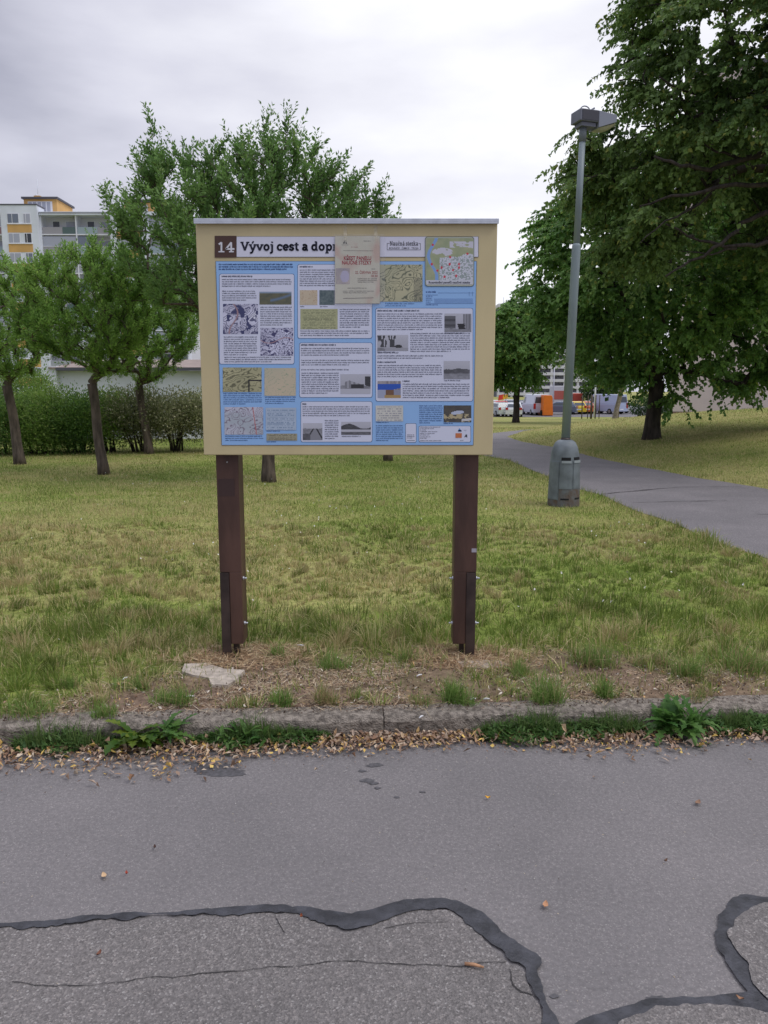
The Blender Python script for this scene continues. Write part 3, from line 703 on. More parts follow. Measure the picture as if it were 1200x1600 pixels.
n = 2600; x = rng.uniform(-3.2, 3.4, n); y = yk(x)+.1+np.abs(rng.normal(0, .55, n)); k = (rng.random(n) < soil(x, y)*.8+.2); x, y = x[k], y[k]; n = len(x)
chips('dead_leaves', n, x, y, zt(x, y)+.006, rng.uniform(.008,.028,n), rng.uniform(.004,.012,n), pick(n, [(.45,.35,.24),(.30,.20,.13),(.60,.54,.45),(.22,.14,.09),(.50,.33,.15)]), 'dead leaf fragments scattered over the bare strip behind the kerb', 'leaves', curl=.5)
n = 700; x = rng.uniform(-6, 3, n); y = rng.uniform(5, 14, n); k = (np.abs(x) < .55*y) & (fbm(x*.9, y*.9, 120, 3) > .50) & (x < np.interp(y, _ly, _lx)-.2); x, y = x[k], y[k]; n = len(x)
chips('clover_flowers', n, x, y, zt(x, y)+.05, np.full(n, .016), np.full(n, .016), pick(n, [(.62,.62,.55),(.70,.68,.60)], .1), 'tiny pale clover heads dotted through the lawn', 'flowers', tilt=.6)

# ================================================================ INFORMATION BOARD
YB = 4.12                                   # front face of the board
CREAM = mat('cream_paint', (.62,.525,.295), rough=.45, nscale=2.2, namt=.075, spec=.35, stretch=(1.6,1,.7), bump=.03, bscale=90)
BROWN = mat('brown_paint', (.088,.046,.034), rough=.5, nscale=9, namt=.28, bump=.12, bscale=30, stretch=(1,1,.3))
BROWN_D = mat('dark_steel', (.050,.034,.030), rough=.45, nscale=12, namt=.3)
METAL = mat('galvanised', (.62,.65,.70), rough=.35, metal=.6, nscale=20, namt=.1)
board = empty('information_board', (-.17, YB+.08, .1), 'tall cream information board with a blue printed panel on two brown posts', 'information board')
xl, zb = at(317.5, 711, YB); xr, _ = at(767.5, 711, YB); xl2, ztp = at(306.5, 349, YB); xr2, _ = at(779.5, 349, YB)
XL, XR = (xl+xl2)/2, (xr+xr2)/2; ZB, ZT = zb, ztp
mb = MB(); mb.box(XL, XR, YB, YB+.045, ZB, ZT); panel = mb.build('panel', CREAM, board, bevel=.004)
mb = MB(); mb.box(XL-.004, XR+.004, YB-.022, YB+.07, ZT+.001, ZT+.020); mb.box(XL-.004, XR+.004, YB-.022, YB-.019, ZT-.006, ZT+.001)
mb.build('roof_cap', METAL, board, bevel=.002)
for zq in (ZT-.16, ZB+.08): mb = MB(); mb.box(XL+.2, XR-.2, YB+.0465, YB+.075, zq, zq+.06); mb.build('rear_rail', BROWN, board)
# posts
def post(xa, xb, side):
    ya, yb = YB+.046, YB+.046+.135
    if side > 0: ya, yb = YB+.047, YB+.18
    w = xb-xa; zl = .185 ; g = .115
    mb = MB(); nx0, nx1 = (xa, xa+.052) if side < 0 else (xb-.055, xb)
    ztop = 1.9; zn = .60
    # shaft with a notch cut for the steel bar
    mb.box(xa, xb, ya, yb, zn, ztop)
    if side < 0: mb.box(nx1, xb, ya, yb, zl, zn)
    else: mb.box(xa, nx0, ya, yb, zl, zn)
    mb.box(nx0+.001, nx1-.001, ya+.05, yb-.001, zl, zn) 
    p = mb.build('post', BROWN, board, bevel=.003)
    mb = MB(); mb.box(nx0+.0005, nx1-.0015, ya-.003, ya+.012, .06, zn-.002); mb.build('steel_foot', BROWN_D, p, bevel=.001)
    mb = MB()
    if side < 0: mb.box(nx1+.004, nx1+.034, ya+.04, ya+.075, .06, zl-.001)
    else: mb.box(nx0-.03, nx0-.004, ya+.04, ya+.075, .06, zl-.001)
    mb.build('steel_foot', BROWN_D, p)
    for z in (.56, .30):
        for s_, xx in ((1, xb), (-1, xa)):
            if side < 0 and s_ < 0: continue
            mb = MB(); mb.tube([(xx, ya+.03, z), (xx+s_*.008, ya+.03, z)], .010, 10); mb.tube([(xx+s_*.008, ya+.03, z), (xx+s_*.022, ya+.03, z)], .0045, 8)
            mb.build('bolt', METAL, p)
    return p, ya, yb
pxa, _ = at(337, 712, YB+.046); pxb, _ = at(372, 712, YB+.046)
p1, ya, yb = post(pxa, pxb, -1)
a, z1 = at(341, 748, ya); b, z0 = at(367, 775, ya)
mb = MB(); mb.box(a, b, ya-.0015, ya+.002, z0, z1); mb.build('dark_patch', mat('patch_paint', (.060,.034,.030), rough=.4), p1)
mb = MB(); x_, z_ = at(355, 722, ya); mb.tube([(x_, ya-.004, z_), (x_, ya+.002, z_)], .004, 8); mb.build('screw', METAL, p1)
qxa, _ = at(712, 712, YB+.047); qxb, _ = at(748, 712, YB+.047)
p2, ya2, yb2 = post(qxa, qxb, 1)
a, z1 = at(737, 857, ya2); b, z0 = at(744.5, 863, ya2)
mb = MB(); mb.box(a, b, ya2-.0015, ya2+.002, z0, z1); mb.build('sticker', mat('sticker', (.42,.40,.45), rough=.5), p2)

# --- printed sheets -------------------------------------------------
def bp(px, py, lay=0): x, z = at(px, py, YB); return (x, YB-.0022-.0006*lay, z)
BLUE = (.31,.53,.86); PAPER = (.70,.73,.86); INK = (.035,.045,.09); LINE = (.05,.07,.12)
def quad(mb, r, lay, c, pad=0):
    x0, y0, x1, y1 = r
    a = bp(x0-pad, y0-pad, lay); b = bp(x1+pad, y0-pad, lay); c_ = bp(x1+pad, y1+pad, lay); d = bp(x0-pad, y1+pad, lay)
    mb.add([a, b, c_, d], [(3, 2, 1, 0)][0:1] and [(0, 3, 2, 1)], color=c)
def rrect(mb, r, rad, lay, c):
    x0, y0, x1, y1 = r; vs = []
    for cx, cy, a0 in ((x1-rad, y0+rad, -90), (x1-rad, y1-rad, 0), (x0+rad, y1-rad, 90), (x0+rad, y0+rad, 180)):
        for k in range(5): a = R(a0+k*22.5); vs.append(bp(cx+rad*math.cos(a), cy+rad*math.sin(a), lay))
    mb.add(vs, [tuple(range(len(vs)))[::-1]][0:1] and [tuple(range(len(vs)))], color=c)
def polyline(mb, pts, w, lay, c):
    for (xa_, ya_), (xb_, yb_) in zip(pts[:-1], pts[1:]):
        d = Vector((xb_-xa_, yb_-ya_)); 
        if d.length < 1e-6: continue
        d.normalize(); n_ = Vector((-d.y, d.x))*w*.5; e_ = d*w*.12
        mb.add([bp(xa_-e_.x+n_.x, ya_-e_.y+n_.y, lay), bp(xb_+e_.x+n_.x, yb_+e_.y+n_.y, lay), bp(xb_+e_.x-n_.x, yb_+e_.y-n_.y, lay), bp(xa_-e_.x-n_.x, ya_-e_.y-n_.y, lay)], [(0,1,2,3)], color=c)
# body text too small to read: lines of tiny letter strokes grouped in words
def fine_text(mb, r, lay, pitch=3.45, xh=1.55, c=INK, last=.7, bold=False, align='j'):
    x0, y0, x1, y1 = r; y = y0+xh; lines = max(1, int(round((y1-y0)/pitch)))
    for li in range(lines):
        x = x0; xe = x1 if li < lines-1 else x0+(x1-x0)*last
        while x < xe-1.5:
            nl = random.choice((1,2,3,4,5,5,6,7,8,9)); 
            for k in range(nl):
                if x > xe-.8: break
                lw = random.choice((.55,.8,.8,.95,1.15)); yb_ = y; tp = y-xh*(1.45 if random.random() < .25 else 1); bt = y+(xh*.35 if random.random() < .12 else 0)
                s_ = .36 if bold else .27
                polyline(mb, [(x+.15, tp), (x+.15, bt)], s_, lay, c)
                if lw > .7:
                    polyline(mb, [(x+lw*.75, y-xh), (x+lw*.75, y)], s_, lay, c)
                    yy_ = y-xh*random.choice((.05,.5,.95)); polyline(mb, [(x+.1, yy_), (x+lw*.75, yy_)], s_, lay, c)
                x += lw+.22
            x += .75
        y += pitch
def picture(mb, r, lay, fn, nx_=40, ny_=None):
    x0, y0, x1, y1 = r; ny_ = ny_ or max(4, int(nx_*(y1-y0)/(x1-x0)))
    u = (np.arange(nx_)+.5)/nx_; v = (np.arange(ny_)+.5)/ny_; U, Vv = np.meshgrid(u, v)
    C_ = np.clip(fn(U, Vv)*1.22, 0, .85)
    P_ = [[bp(x0+(x1-x0)*i/nx_, y0+(y1-y0)*j/ny_, lay) for i in range(nx_+1)] for j in range(ny_+1)]
    flat = [p for row in P_ for p in row]; w = nx_+1; b = len(mb.v); mb.v += flat
    for j in range(ny_):
        for i in range(nx_):
            k = j*w+i; mb.f.append((b+k, b+k+w, b+k+w+1, b+k+1)); mb.c.append(tuple(C_[j, i])); mb.mi.append(0); mb.sm.append(False)
def mixc(a, b, t): return np.array(a)*(1-t[..., None])+np.array(b)*t[..., None]
def lines_map(bg1, bg2, ink, sc_, seed, w=.10, blot=0, extra=None):
    def fn(u, v):
        a = fbm(u*sc_*.5, v*sc_*.5, seed, 3); c = mixc(bg1, bg2, np.clip(a*2-.5, 0, 1))
        wu = fbm(u*2.2, v*2.2, seed+5, 2)-.5; f = fbm(u*sc_*.8+wu*3, v*sc_*.75-wu*2, seed+3, 2)*.9+.1*fbm(u*sc_*3, v*sc_*3, seed+4, 2); l = np.abs((f*9) % 1-.5)*2; k = np.clip((l-(1-w*3))/(w*2), 0, 1)*.9
        c = c*(1-k[..., None])+np.array(ink)*k[..., None]
        if blot: q = (fbm(u*sc_*1.6, v*sc_*1.6, seed+9, 3) > 1-blot)[..., None]; c = np.where(q, np.array(ink)*1.1, c)
        return extra(u, v, c) if extra else c
    return fn
sheet = None
mb = MB(); quad(mb, (335.6,368.6,369.6,402.6), 1, (.085,.045,.035)); plate = mb.build('number_plate', PRINT, board)
mb = MB(); quad(mb, (369.7,369.6,747.6,402), 0, LINE); quad(mb, (370,370,747,401.4), 1, (.72,.73,.83)); header = mb.build('title_strip', PRINT, board)

# slab-serif lettering drawn as strokes (x height = 1)
def arc(cx, cy, rx, ry, a0, a1, n=14): return [(cx+rx*math.cos(R(a0+(a1-a0)*i/n)), cy+ry*math.sin(R(a0+(a1-a0)*i/n))) for i in range(n+1)]
def sf(x, y, w=.26): return ('t', [(x-w, y), (x+w, y)])
B_, T_ = .10, .10
GL = {
 'V': (1.35, [[(.18,1.36),(.66,.05)],[(.66,.05),(1.14,1.36)], sf(.18,1.32,.24), sf(1.14,1.32,.24)]),
 'v': (1.12, [[(.16,.95),(.56,.05)],[(.56,.05),(.96,.95)], sf(.17,.93,.22), sf(.95,.93,.22)]),
 'y': (1.12, [[(.16,.95),(.56,.05)],[(.98,.95),(.52,-.20),(.42,-.36),(.14,-.38)], sf(.17,.93,.22), sf(.95,.93,.22)]),
 'o': (1.06, [arc(.52,.5,.36,.42,0,360)]),
 'a': (1.05, [arc(.44,.68,.30,.26,150,0)+[(.74,.12),(.84,.07),(.95,.07)], arc(.42,.30,.28,.23,0,360)]),
 'c': (.95, [arc(.52,.5,.37,.42,40,320), [(.82,.92),(.82,.66)]]),
 'e': (1.0, [arc(.51,.5,.37,.42,0,315), [(.16,.5),(.88,.5)]]),
 's': (.86, [arc(.42,.71,.26,.22,30,180,8)+[(.2,.6),(.62,.42)]+arc(.42,.29,.28,.22,20,-150,8), [(.68,.93),(.68,.72)], [(.12,.06),(.12,.30)]]),
 't': (.76, [[(.32,1.25),(.32,.28),(.40,.10),(.56,.07),(.66,.12)], sf(.34,.93,.32)]),
 'd': (1.14, [arc(.46,.5,.33,.42,30,330), [(.80,1.42),(.80,.06)], ('t',[(.58,1.40),(.82,1.40)]), ('t',[(.80,.06),(1.06,.06)])]),
 'p': (1.14, [arc(.66,.5,.33,.42,-150,150), [(.30,.94),(.30,-.38)], ('t',[(.06,.94),(.30,.94)]), sf(.30,-.38,.24)]),
 'r': (.90, [[(.30,.94),(.30,.06)], arc(.58,.62,.27,.30,170,60,6), ('t',[(.06,.94),(.30,.94)]), sf(.32,.06,.26), [(.76,.90),(.76,.68)]]),
 'j': (.62, [[(.36,.94),(.36,-.18),(.28,-.36),(.02,-.38)], ('t',[(.10,.94),(.36,.94)]), [(.34,1.28),(.38,1.42)]]),
 'u': (1.18, [[(.28,.94),(.28,.35)]+arc(.54,.34,.27,.28,180,340,8), [(.82,.94),(.82,.06)], ('t',[(.04,.94),(.28,.94)]), ('t',[(.6,.94),(.82,.94)]), ('t',[(.82,.06),(1.06,.06)])]),
 'n': (1.20, [[(.28,.94),(.28,.06)], arc(.55,.62,.27,.30,170,0,8)+[(.82,.06)], ('t',[(.04,.94),(.28,.94)]), sf(.28,.06,.2), sf(.84,.06,.2)]),
 'z': (.92, [[(.12,.92),(.78,.92),(.14,.08),(.80,.08)], [(.14,.92),(.14,.70)], [(.80,.08),(.80,.3)]]),
 'k': (1.16, [[(.28,1.42),(.28,.06)], [(.82,.92),(.34,.44)], [(.46,.54),(.90,.06)], ('t',[(.04,1.40),(.28,1.40)]), sf(.28,.06,.2), sf(.88,.06,.2), sf(.84,.93,.18)]),
 'N': (1.50, [[(.30,.06),(.30,1.34)], [(.30,1.34),(1.12,.06)], [(1.12,.06),(1.12,1.34)], sf(.28,.06,.24), ('t',[(.02,1.34),(.34,1.34)]), sf(1.12,1.34,.24)]),
 '1': (.80, [[(.42,1.32),(.42,.06)], [(.42,1.32),(.14,1.08)], sf(.42,.06,.32)]),
 '4': (1.10, [[(.70,1.32),(.70,.06)], [(.70,1.32),(.12,.44),(1.04,.44)], sf(.72,.06,.26)]),
 ' ': (.42, [])}
def lettering(mb, text, px, base, xh, lay, c, wt=.26, track=0.02, width=None):
    tot = sum(GL[GLB.get(ch, ch)][0]+track for ch in text); k = (width/(tot*xh)) if width else 1
    x = px; lay0 = lay
    for ch in text:
        g = GLB.get(ch, ch); adv, st = GL[g]
        for s_ in st:
            lay += .09
            if lay > lay0+1.4: lay = lay0+.05
            w_ = wt
            if isinstance(s_, tuple): s_ = s_[1]; w_ = wt*.68
            polyline(mb, [(x+a*xh*k, base-b*xh) for a, b in s_], w_*xh, lay, c)
        if ch in 'ýá': polyline(mb, [(x+(adv*.42)*xh*k, base-1.16*xh), (x+(adv*.62)*xh*k, base-1.48*xh)], wt*.75*xh, lay, c)
        if ch in 'č': polyline(mb, [(x+adv*.3*xh*k, base-1.46*xh), (x+adv*.52*xh*k, base-1.2*xh), (x+adv*.74*xh*k, base-1.46*xh)], wt*.55*xh, lay, c)
        x += (adv+track)*xh*k
GLB = {'ý': 'y', 'á': 'a', 'č': 'c'}
mb = MB(); lettering(mb, '14', 340.4, 394.2, 11.4, 3, (.70,.70,.74), wt=.24, width=27); mb.build('number', PRINT, plate)
mb = MB(); lettering(mb, 'Vývoj cest a dopravy', 376.5, 391.6, 9.6, 3, (.012,.014,.03), wt=.31, track=.03, width=184); mb.build('title_lettering', PRINT, header)
mb = MB(); lettering(mb, 'Naučná stezka', 609, 384.0, 5.0, 3, (.05,.05,.07), wt=.155, width=44.5)
for a, b in (((608.5,380.5),(605,380.5)),((605,380.5),(605,390.6)),((605,390.6),(656.8,390.6)),((656.8,390.6),(656.8,380.5)),((656.8,380.5),(654,380.5))): polyline(mb, [a, b], .6, 3, (.06,.06,.08))
mb.build('trail_logo', PRINT, header)
def text_obj(name, body, px, py, hpx, color, parent, lay=4, wpx=None, anchor='l', bold=0, Y=None, cap=True):
    cu = bpy.data.curves.new('t', 'FONT'); cu.body = body; cu.size = 1; cu.offset = bold; cu.resolution_u = 3
    to = bpy.data.objects.new('t', cu); col.objects.link(to); bpy.context.view_layer.update()
    dg = bpy.context.evaluated_depsgraph_get(); me = bpy.data.meshes.new_from_object(to.evaluated_get(dg)); bpy.data.objects.remove(to)
    vs = [v.co.copy() for v in me.vertices]; w = max(v.x for v in vs)
    sx = (wpx/w) if wpx else hpx/.72; sy = hpx/.72
    off = 0 if anchor == 'l' else (-w*sx if anchor == 'r' else -w*sx*.5)
    mb = MB(); mb.add([bp(px+off+v.x*sx, py-v.y*sy, lay) for v in vs], [tuple(p.vertices) for p in me.polygons], color=color)
    return mb.build(name, PRINT, parent)
text_obj('trail_places', 'BOHNICE · ČIMICE · TROJA', 608, 389.2, 2.7, (.10,.10,.13), header, wpx=46, bold=.012)

mb = MB(); 
def blue_quad(lay, c, pad):
    a = bp(337.0-pad, 408.6-pad, lay); b = bp(743.6+pad, 409.2-pad, lay); c_ = bp(739.6+pad, 695.2+pad, lay); d = bp(347.4-pad, 694.4+pad, lay)
    x0 = (a[0]+d[0])/2; x1 = (b[0]+c_[0])/2; y_ = a[1]
    mb.add([(x0, y_, a[2]), (x1, y_, a[2]), (x1, y_, c_[2]), (x0, y_, c_[2])], [(0,3,2,1)], color=c)
blue_quad(0, LINE, .6); blue_quad(1, BLUE, 0)
sheet = mb.build('blue_printed_sheet', PRINT, board)
def box(r, pics=(), texts=(), heads=(), rad=3, c=PAPER):
    mb = MB(); x0, y0, x1, y1 = r; rrect(mb, (x0-.7, y0-.7, x1+.7, y1+.7), rad, 2, (.10,.17,.33)); rrect(mb, r, rad, 3, c)
    for h in heads: fine_text(mb, h, 4, pitch=4, xh=2.0, bold=True, last=1)
    for t_ in texts: fine_text(mb, t_, 4)
    mb.build('text_box', PRINT, sheet)
# picture contents
def river(u, v):
    c = mixc((.07,.085,.07), (.15,.14,.08), fbm(u*9, v*6, 2, 4)); q = np.clip(1-np.abs(v-.75+.55*u*u)/.16, 0, 1)*(u > .35); c = mixc(c, (0,0,0), q*0)*(1-q[..., None])+np.array((.12,.18,.27))*q[..., None]
    return np.where((v < .14)[..., None], np.array((.22,.28,.36)), c)
inkmap = lines_map((.62,.63,.76), (.40,.40,.50), (.045,.05,.12), 4.5, 5, w=.17, blot=.36, extra=lambda u, v, c: np.where((np.abs(u-.30-.12*np.sin(v*5)) < .022)[..., None], np.array((.30,.20,.22)), c))
inkmap2 = lines_map((.55,.56,.70), (.34,.34,.44), (.05,.05,.12), 5, 31, w=.16, blot=.34, extra=lambda u, v, c: np.where((np.abs(v-.45-.1*np.sin(u*6)) < .016)[..., None], np.array((.34,.22,.24)), c))
tanmap = lines_map((.42,.40,.24), (.33,.32,.19), (.10,.10,.06), 4, 41, w=.13, extra=lambda u, v, c: np.where(((u > .66) & (v > .5) & (v < .56) | (np.abs(u-.67) < .015) & (v > .5))[..., None], np.array((.03,.03,.03)), c))
greenmap = lines_map((.50,.43,.31), (.44,.41,.30), (.27,.33,.22), 2.6, 51, w=.035)
redmap = lines_map((.48,.48,.56), (.36,.40,.44), (.16,.12,.17), 4, 61, w=.12, extra=lambda u, v, c: np.where((np.abs(u-.78-.1*(v-.5)) < .012)[..., None], np.array((.4,.15,.15)), c))
bigtan = lines_map((.44,.42,.27), (.36,.36,.24), (.085,.10,.075), 3.6, 73, w=.13, extra=lambda u, v, c: np.where(((u > .80) & (v > .35) & (((u*60).astype(int)+(v*50).astype(int)) % 2 == 0))[..., None], np.array((.14,.14,.11)), c))
def doc(bgc, inkc, seed, rows=13):
    def fn(u, v):
        c = mixc(bgc, np.array(bgc)*.9, fbm(u*3, v*3, seed, 2)); k = (np.abs((v*rows) % 1-.5) < .22) & (vn(u*40, np.floor(v*rows)*3.3, seed) > .42) & (u > .05) & (u < .95) & (v > .06)
        return np.where(k[..., None], np.array(inkc), c)
    return fn
def bw(seed, hor=.5, kind=0):
    def fn(u, v):
        g = .42-.10*v+.04*fbm(u*3, v*3, seed, 3); n_ = fbm(u*9, v*9, seed+1, 4)
        gr = .12+.16*n_+.1*(v-hor)
        g = np.where(v > hor+.08*(fbm(u*4, v*0, seed+5, 2)-.5), gr, g)
        if kind == 0: g = np.where((v > hor-.28*fbm(u*5, 0*v, seed+6, 3)) & (v < hor+.12), .05+.10*n_, g)
        if kind == 1: # building with pitched roof
            g = np.where((u > .15) & (u < .72) & (v > .32+np.abs(u-.3)*.5) & (v < .72), .20+.12*((u*14).astype(int) % 2), g); g = np.where((u > .35) & (u < .78) & (v > .52) & (v < .72), .04, g); g = np.where((u > .82) & (v > .1-.0*u) & (v < .5+.2*n_), .05, g); g = np.where(v > .74, .42, g)
        if kind == 2: # road leading away
            g = np.where((v > hor) & (np.abs(u-.62) < .08+(v-hor)*.5), .22, g); g = np.where((v > hor) & (np.abs(np.abs(u-.62)-.08-(v-hor)*.5) < .04), .03, g); g = np.where((u < .4) & (v > .6+.3*np.abs(u-.2)), .04+.1*n_, g)
        if kind == 3: # street with vehicle and tall blocks
            g = np.where((u < .42) & (v > .12) & (v < .80), .07+.05*((v*7).astype(int) % 2), g); g = np.where((u > .70) & (v > .02) & (v < .85), .16+.1*((u*20).astype(int) % 2), g); g = np.where((v > .55) & (v < .85) & (np.abs(u-.6) < .12*n_*2), .03, g)
        if kind == 4: # water and wooded shore
            g = np.where((v > .35-.2*np.sin(u*6)) & (v < .6), .03+.08*n_, g); g = np.where((v > .6) & (v < .78), .36+.1*n_, g); g = np.where(v > .78, .05+.12*n_, g)
        if kind == 5: # avenue with bare trunks
            g = np.where((u < .6) & (v > .05) & (v < .78) & (vn(u*26, v*2, seed) > .5), .06, g); g = np.where(np.hypot((u-.68)/.12, (v-.72)/.1) < 1, .04, g); g = np.where((u > .25) & (v > .8), .30, g)
        return np.stack([g*.98, g, g*1.12], -1)
    return fn
def bus_shelter(u, v):
    c = mixc((.18,.16,.17), (.38,.36,.38), (vn(u*14, v*2, 3))); c = np.where((v > .18+.0*u)[..., None] & (v < .46+.10*np.sin(u*3+.6))[..., None], np.array((.03,.09,.40)), c)
    c = np.where(((v > .50) & (u < .34))[..., None], np.array((.30,.33,.44)), c); c = np.where(((v > .5) & (u > .34) & (u < .70))[..., None], np.array((.16,.09,.06)), c); c = np.where(((v > .5) & (u >= .7))[..., None], np.array((.24,.25,.33)), c)
    return np.where(((v > .84) & (u > .3))[..., None], np.array((.36,.24,.10)), c)
def model(u, v):
    c = mixc((.05,.05,.055), (.10,.09,.07), fbm(u*8, v*8, 5, 3)); c = np.where((np.hypot((u-.5)/.24, (v-.43+.2*(u-.5))/.11) < 1)[..., None], np.array((.42,.47,.58)), c)
    q = (fbm(u*7, v*7, 15, 3) > .5) & (v > .5); c = np.where(q[..., None], np.array((.40,.34,.20)), c); return np.where(((np.abs(v-.86+.15*(u-.8)) < .07) & (u > .65))[..., None], np.array((.5,.5,.5)), c)
def darkgreen(u, v): return mixc((.04,.07,.08), (.16,.20,.20), fbm(u*8, v*8, 8, 4))
def citymap(u, v):
    c = mixc((.22,.28,.17), (.38,.39,.24), fbm(u*9, v*9, 91, 4))
    urb = (v > .42+.25*(fbm(u*3, v*3, 92, 2)-.5)) & (u > .28); pale = ((u > .5) & (v < .28-.1*fbm(u*4, 0*v, 2, 2)) & (v > .08)) | (np.hypot((u-.35)/.22, (v-.33)/.10) < 1)
    c = np.where(urb[..., None], mixc((.26,.31,.30), (.50,.52,.57), (vn(u*44, v*44, 93) > .45).astype(float)), c)
    pale = pale & (fbm(u*9, v*12, 95, 3) > .36); c = np.where(pale[..., None], np.array((.50,.50,.56)), c)
    rv = np.abs(u-(.14+.09*np.cos((v+.08)*6.2))+.10*(v > .5)*0) < .035; c = np.where(rv[..., None], np.array((.20,.33,.58)), c)
    for a, b in ((.14,.16),(.51,.45),(.50,.62),(.12,.62),(.88,.37),(.33,.70),(.24,.77),(.57,.76),(.70,.62),(.70,.70),(.39,.92),(.64,.90)): c = np.where((np.hypot((u-a)/.022, (v-b)/.030) < 1)[..., None], np.array((.50,.05,.07)), c)
    return c
def put(name, r, fn, nx_, parent=None, lay=4, frame=None, label=None):
    mb = MB()
    if frame: quad(mb, r, lay-.4, frame, .5)
    picture(mb, r, lay, fn, nx_); return mb.build(name, PRINT, parent or sheet)
# left column
mb = MB(); fine_text(mb, (342,412.5,458,423.5), 2, pitch=3.7, xh=1.9, c=(.03,.06,.20), bold=True, last=.92); mb.build('intro_text', PRINT, sheet)
box((343.5,428.5,459.5,568.6), heads=((346.5,431,395,435),), texts=((347,436.2,455.5,449.5),(347.4,454.5,401,472.2),(407,479.5,456.5,509),(350,526,402,557),(350.8,557.6,457.2,567)))
put('picture', (405.6,456,455.6,476), river, 44); put('picture', (348.8,475,403.4,522), inkmap, 84); put('picture', (407.2,512.4,458.2,555.8), inkmap2, 80)
put('picture', (348.4,574.2,409,612.4), tanmap, 84); put('picture', (413.4,575,462.4,618.4), greenmap, 50); put('picture', (351,636,411.4,679), redmap, 84)
put('picture', (415.4,637,463,672), doc((.38,.46,.56), (.20,.27,.38), 3), 60); put('picture', (416.6,677.4,464.4,688.4), doc((.33,.31,.22), (.12,.11,.08), 5, 5), 60)
mb = MB(); CB = (.03,.07,.24)
for r in ((349.4,614.4,409.6,632),(414.4,620,463.4,634),(352,681,411.6,691),(416.6,672.8,452,675.6),(416.6,689.6,441,691.6)): fine_text(mb, r, 2, pitch=3.2, xh=1.4, c=CB, last=.6)
mb.build('caption_text', PRINT, sheet)
# middle column
box((465.6,413.6,581.0,528.4), heads=((468.4,416,489,420),), texts=((468.6,421.4,560,450.5),(468.8,478.4,478,480.8),(500,478.4,517,480.8),(531,483,577.6,514.6),(469.6,516.6,577.8,527.2)))
put('picture', (468.6,453.6,496,476.6), lines_map((.52,.43,.31), (.46,.40,.29), (.36,.24,.16), 3, 101, w=.05), 30); put('picture', (499.2,453.6,523,476.6), darkgreen, 26)
put('picture', (469.6,482.8,527.6,514.6), doc((.38,.39,.22), (.17,.18,.11), 9, 15), 70)
box((468.4,536,581.4,620.6), heads=((470.4,538,525,542),), texts=((470.6,543.8,577.4,559),(470.8,562.4,577.6,573.6),(471,577,578,581.6),(471.2,582.4,530,617.4)))
put('picture', (532,584.6,579,615.4), bw(11, .6, 1), 54)
box((470.6,627.6,581.2,690.2), heads=((472.6,630.4,481,633.4),), texts=((473,634.8,578.4,653),(507.6,656.6,529.4,686.6),(534,681,577,683.4)))
put('picture', (473.2,661,503.8,687.6), bw(22, .32, 2), 36); put('picture', (533.2,659,579.4,679.4), bw(33, .5, 4), 50)
# right column
put('picture', (590,413.6,660.2,471.4), bigtan, 80)
mb = MB(); fine_text(mb, (602,474,648,480), 2, pitch=3.2, xh=1.4, c=CB); mb.build('caption_text', PRINT, sheet)
box((587.4,482,738.4,626.6), heads=((589.6,484.8,656,488.6),(589.6,565,619,568.8),(629,594.6,641,598)), texts=((589.6,490,691,516.2),(641.2,520.6,734.6,553),(589.8,550.6,638,553),(589.8,555.4,693,561),(589.8,570.4,690.6,592),(629.2,599.6,733.8,624.8),(589.8,549.6,630,551.6),(696,520,734,521.6),(694,594,730,595.8)))
put('picture', (694.4,490,736.4,519), bw(44, .85, 3), 46); put('picture', (589.6,523.4,637.8,548.4), bw(55, .8, 5), 52); put('picture', (693.2,564,734,592.6), bw(66, .58, 0), 46); put('picture', (590,595.4,626.2,621.8), bus_shelter, 40)
put('picture', (587,633.6,629.8,658.2), doc((.55,.55,.50), (.30,.30,.32), 12, 7), 50); put('picture', (693.2,633.4,736.2,659.6), model, 48)
mb = MB()
for r in ((587.4,659.2,628,661),(587.4,664.4,630,691),(655,633.4,691.4,662),(693.2,660.8,724,662.4)): fine_text(mb, r, 2, pitch=3.3, xh=1.6, c=CB, last=.5)
mb.build('caption_text', PRINT, sheet)
mb = MB(); rrect(mb, (633.4,661.4,650.6,691.4), 2, 2, (.08,.12,.22)); rrect(mb, (634,662,650,690.8), 2, 3, PAPER); fine_text(mb, (636,679,648,685.5), 4, pitch=2.4, xh=1.0); quad(mb, (636,687.8,648,688.4), 4, INK); mb.build('text_box', PRINT, sheet)
mb = MB(); rrect(mb, (654.4,665.2,735.6,691), 2, 2, (.08,.12,.22)); rrect(mb, (655,665.8,735,690.4), 2, 3, PAPER)
for r in ((656.4,667,688,670.6),(656.4,671.4,670,673.4),(656.4,674,696,676.4),(656.4,676.8,680,681),(656.4,682,673,687),(656.4,688,706,689.6),(719,687.6,727,689.4)): fine_text(mb, r, 4, pitch=2.2, xh=1.0)
mb.build('text_box', PRINT, sheet)
mb = MB(); quad(mb, (711.6,676.8,721.4,684), 5, (.60,.20,.08))
mb.add([bp(715,674,5), bp(717.5,668.8,5), bp(721.4,674,5)], [(0,2,1)], color=(.10,.25,.55)); quad(mb, (716,672,721,674.2), 5, (.12,.20,.45))
mb.add([bp(725,683,5), bp(728,678.4,5), bp(729.6,679,5), bp(730,683.6,5), bp(727.6,682,5)], [(0,4,3,2,1)], color=(.05,.05,.06)); fine_text(mb, (725,671.6,730.4,673.6), 5, pitch=2.4, xh=1.3, c=(.35,.38,.5))
mb.build('logos', PRINT, sheet)
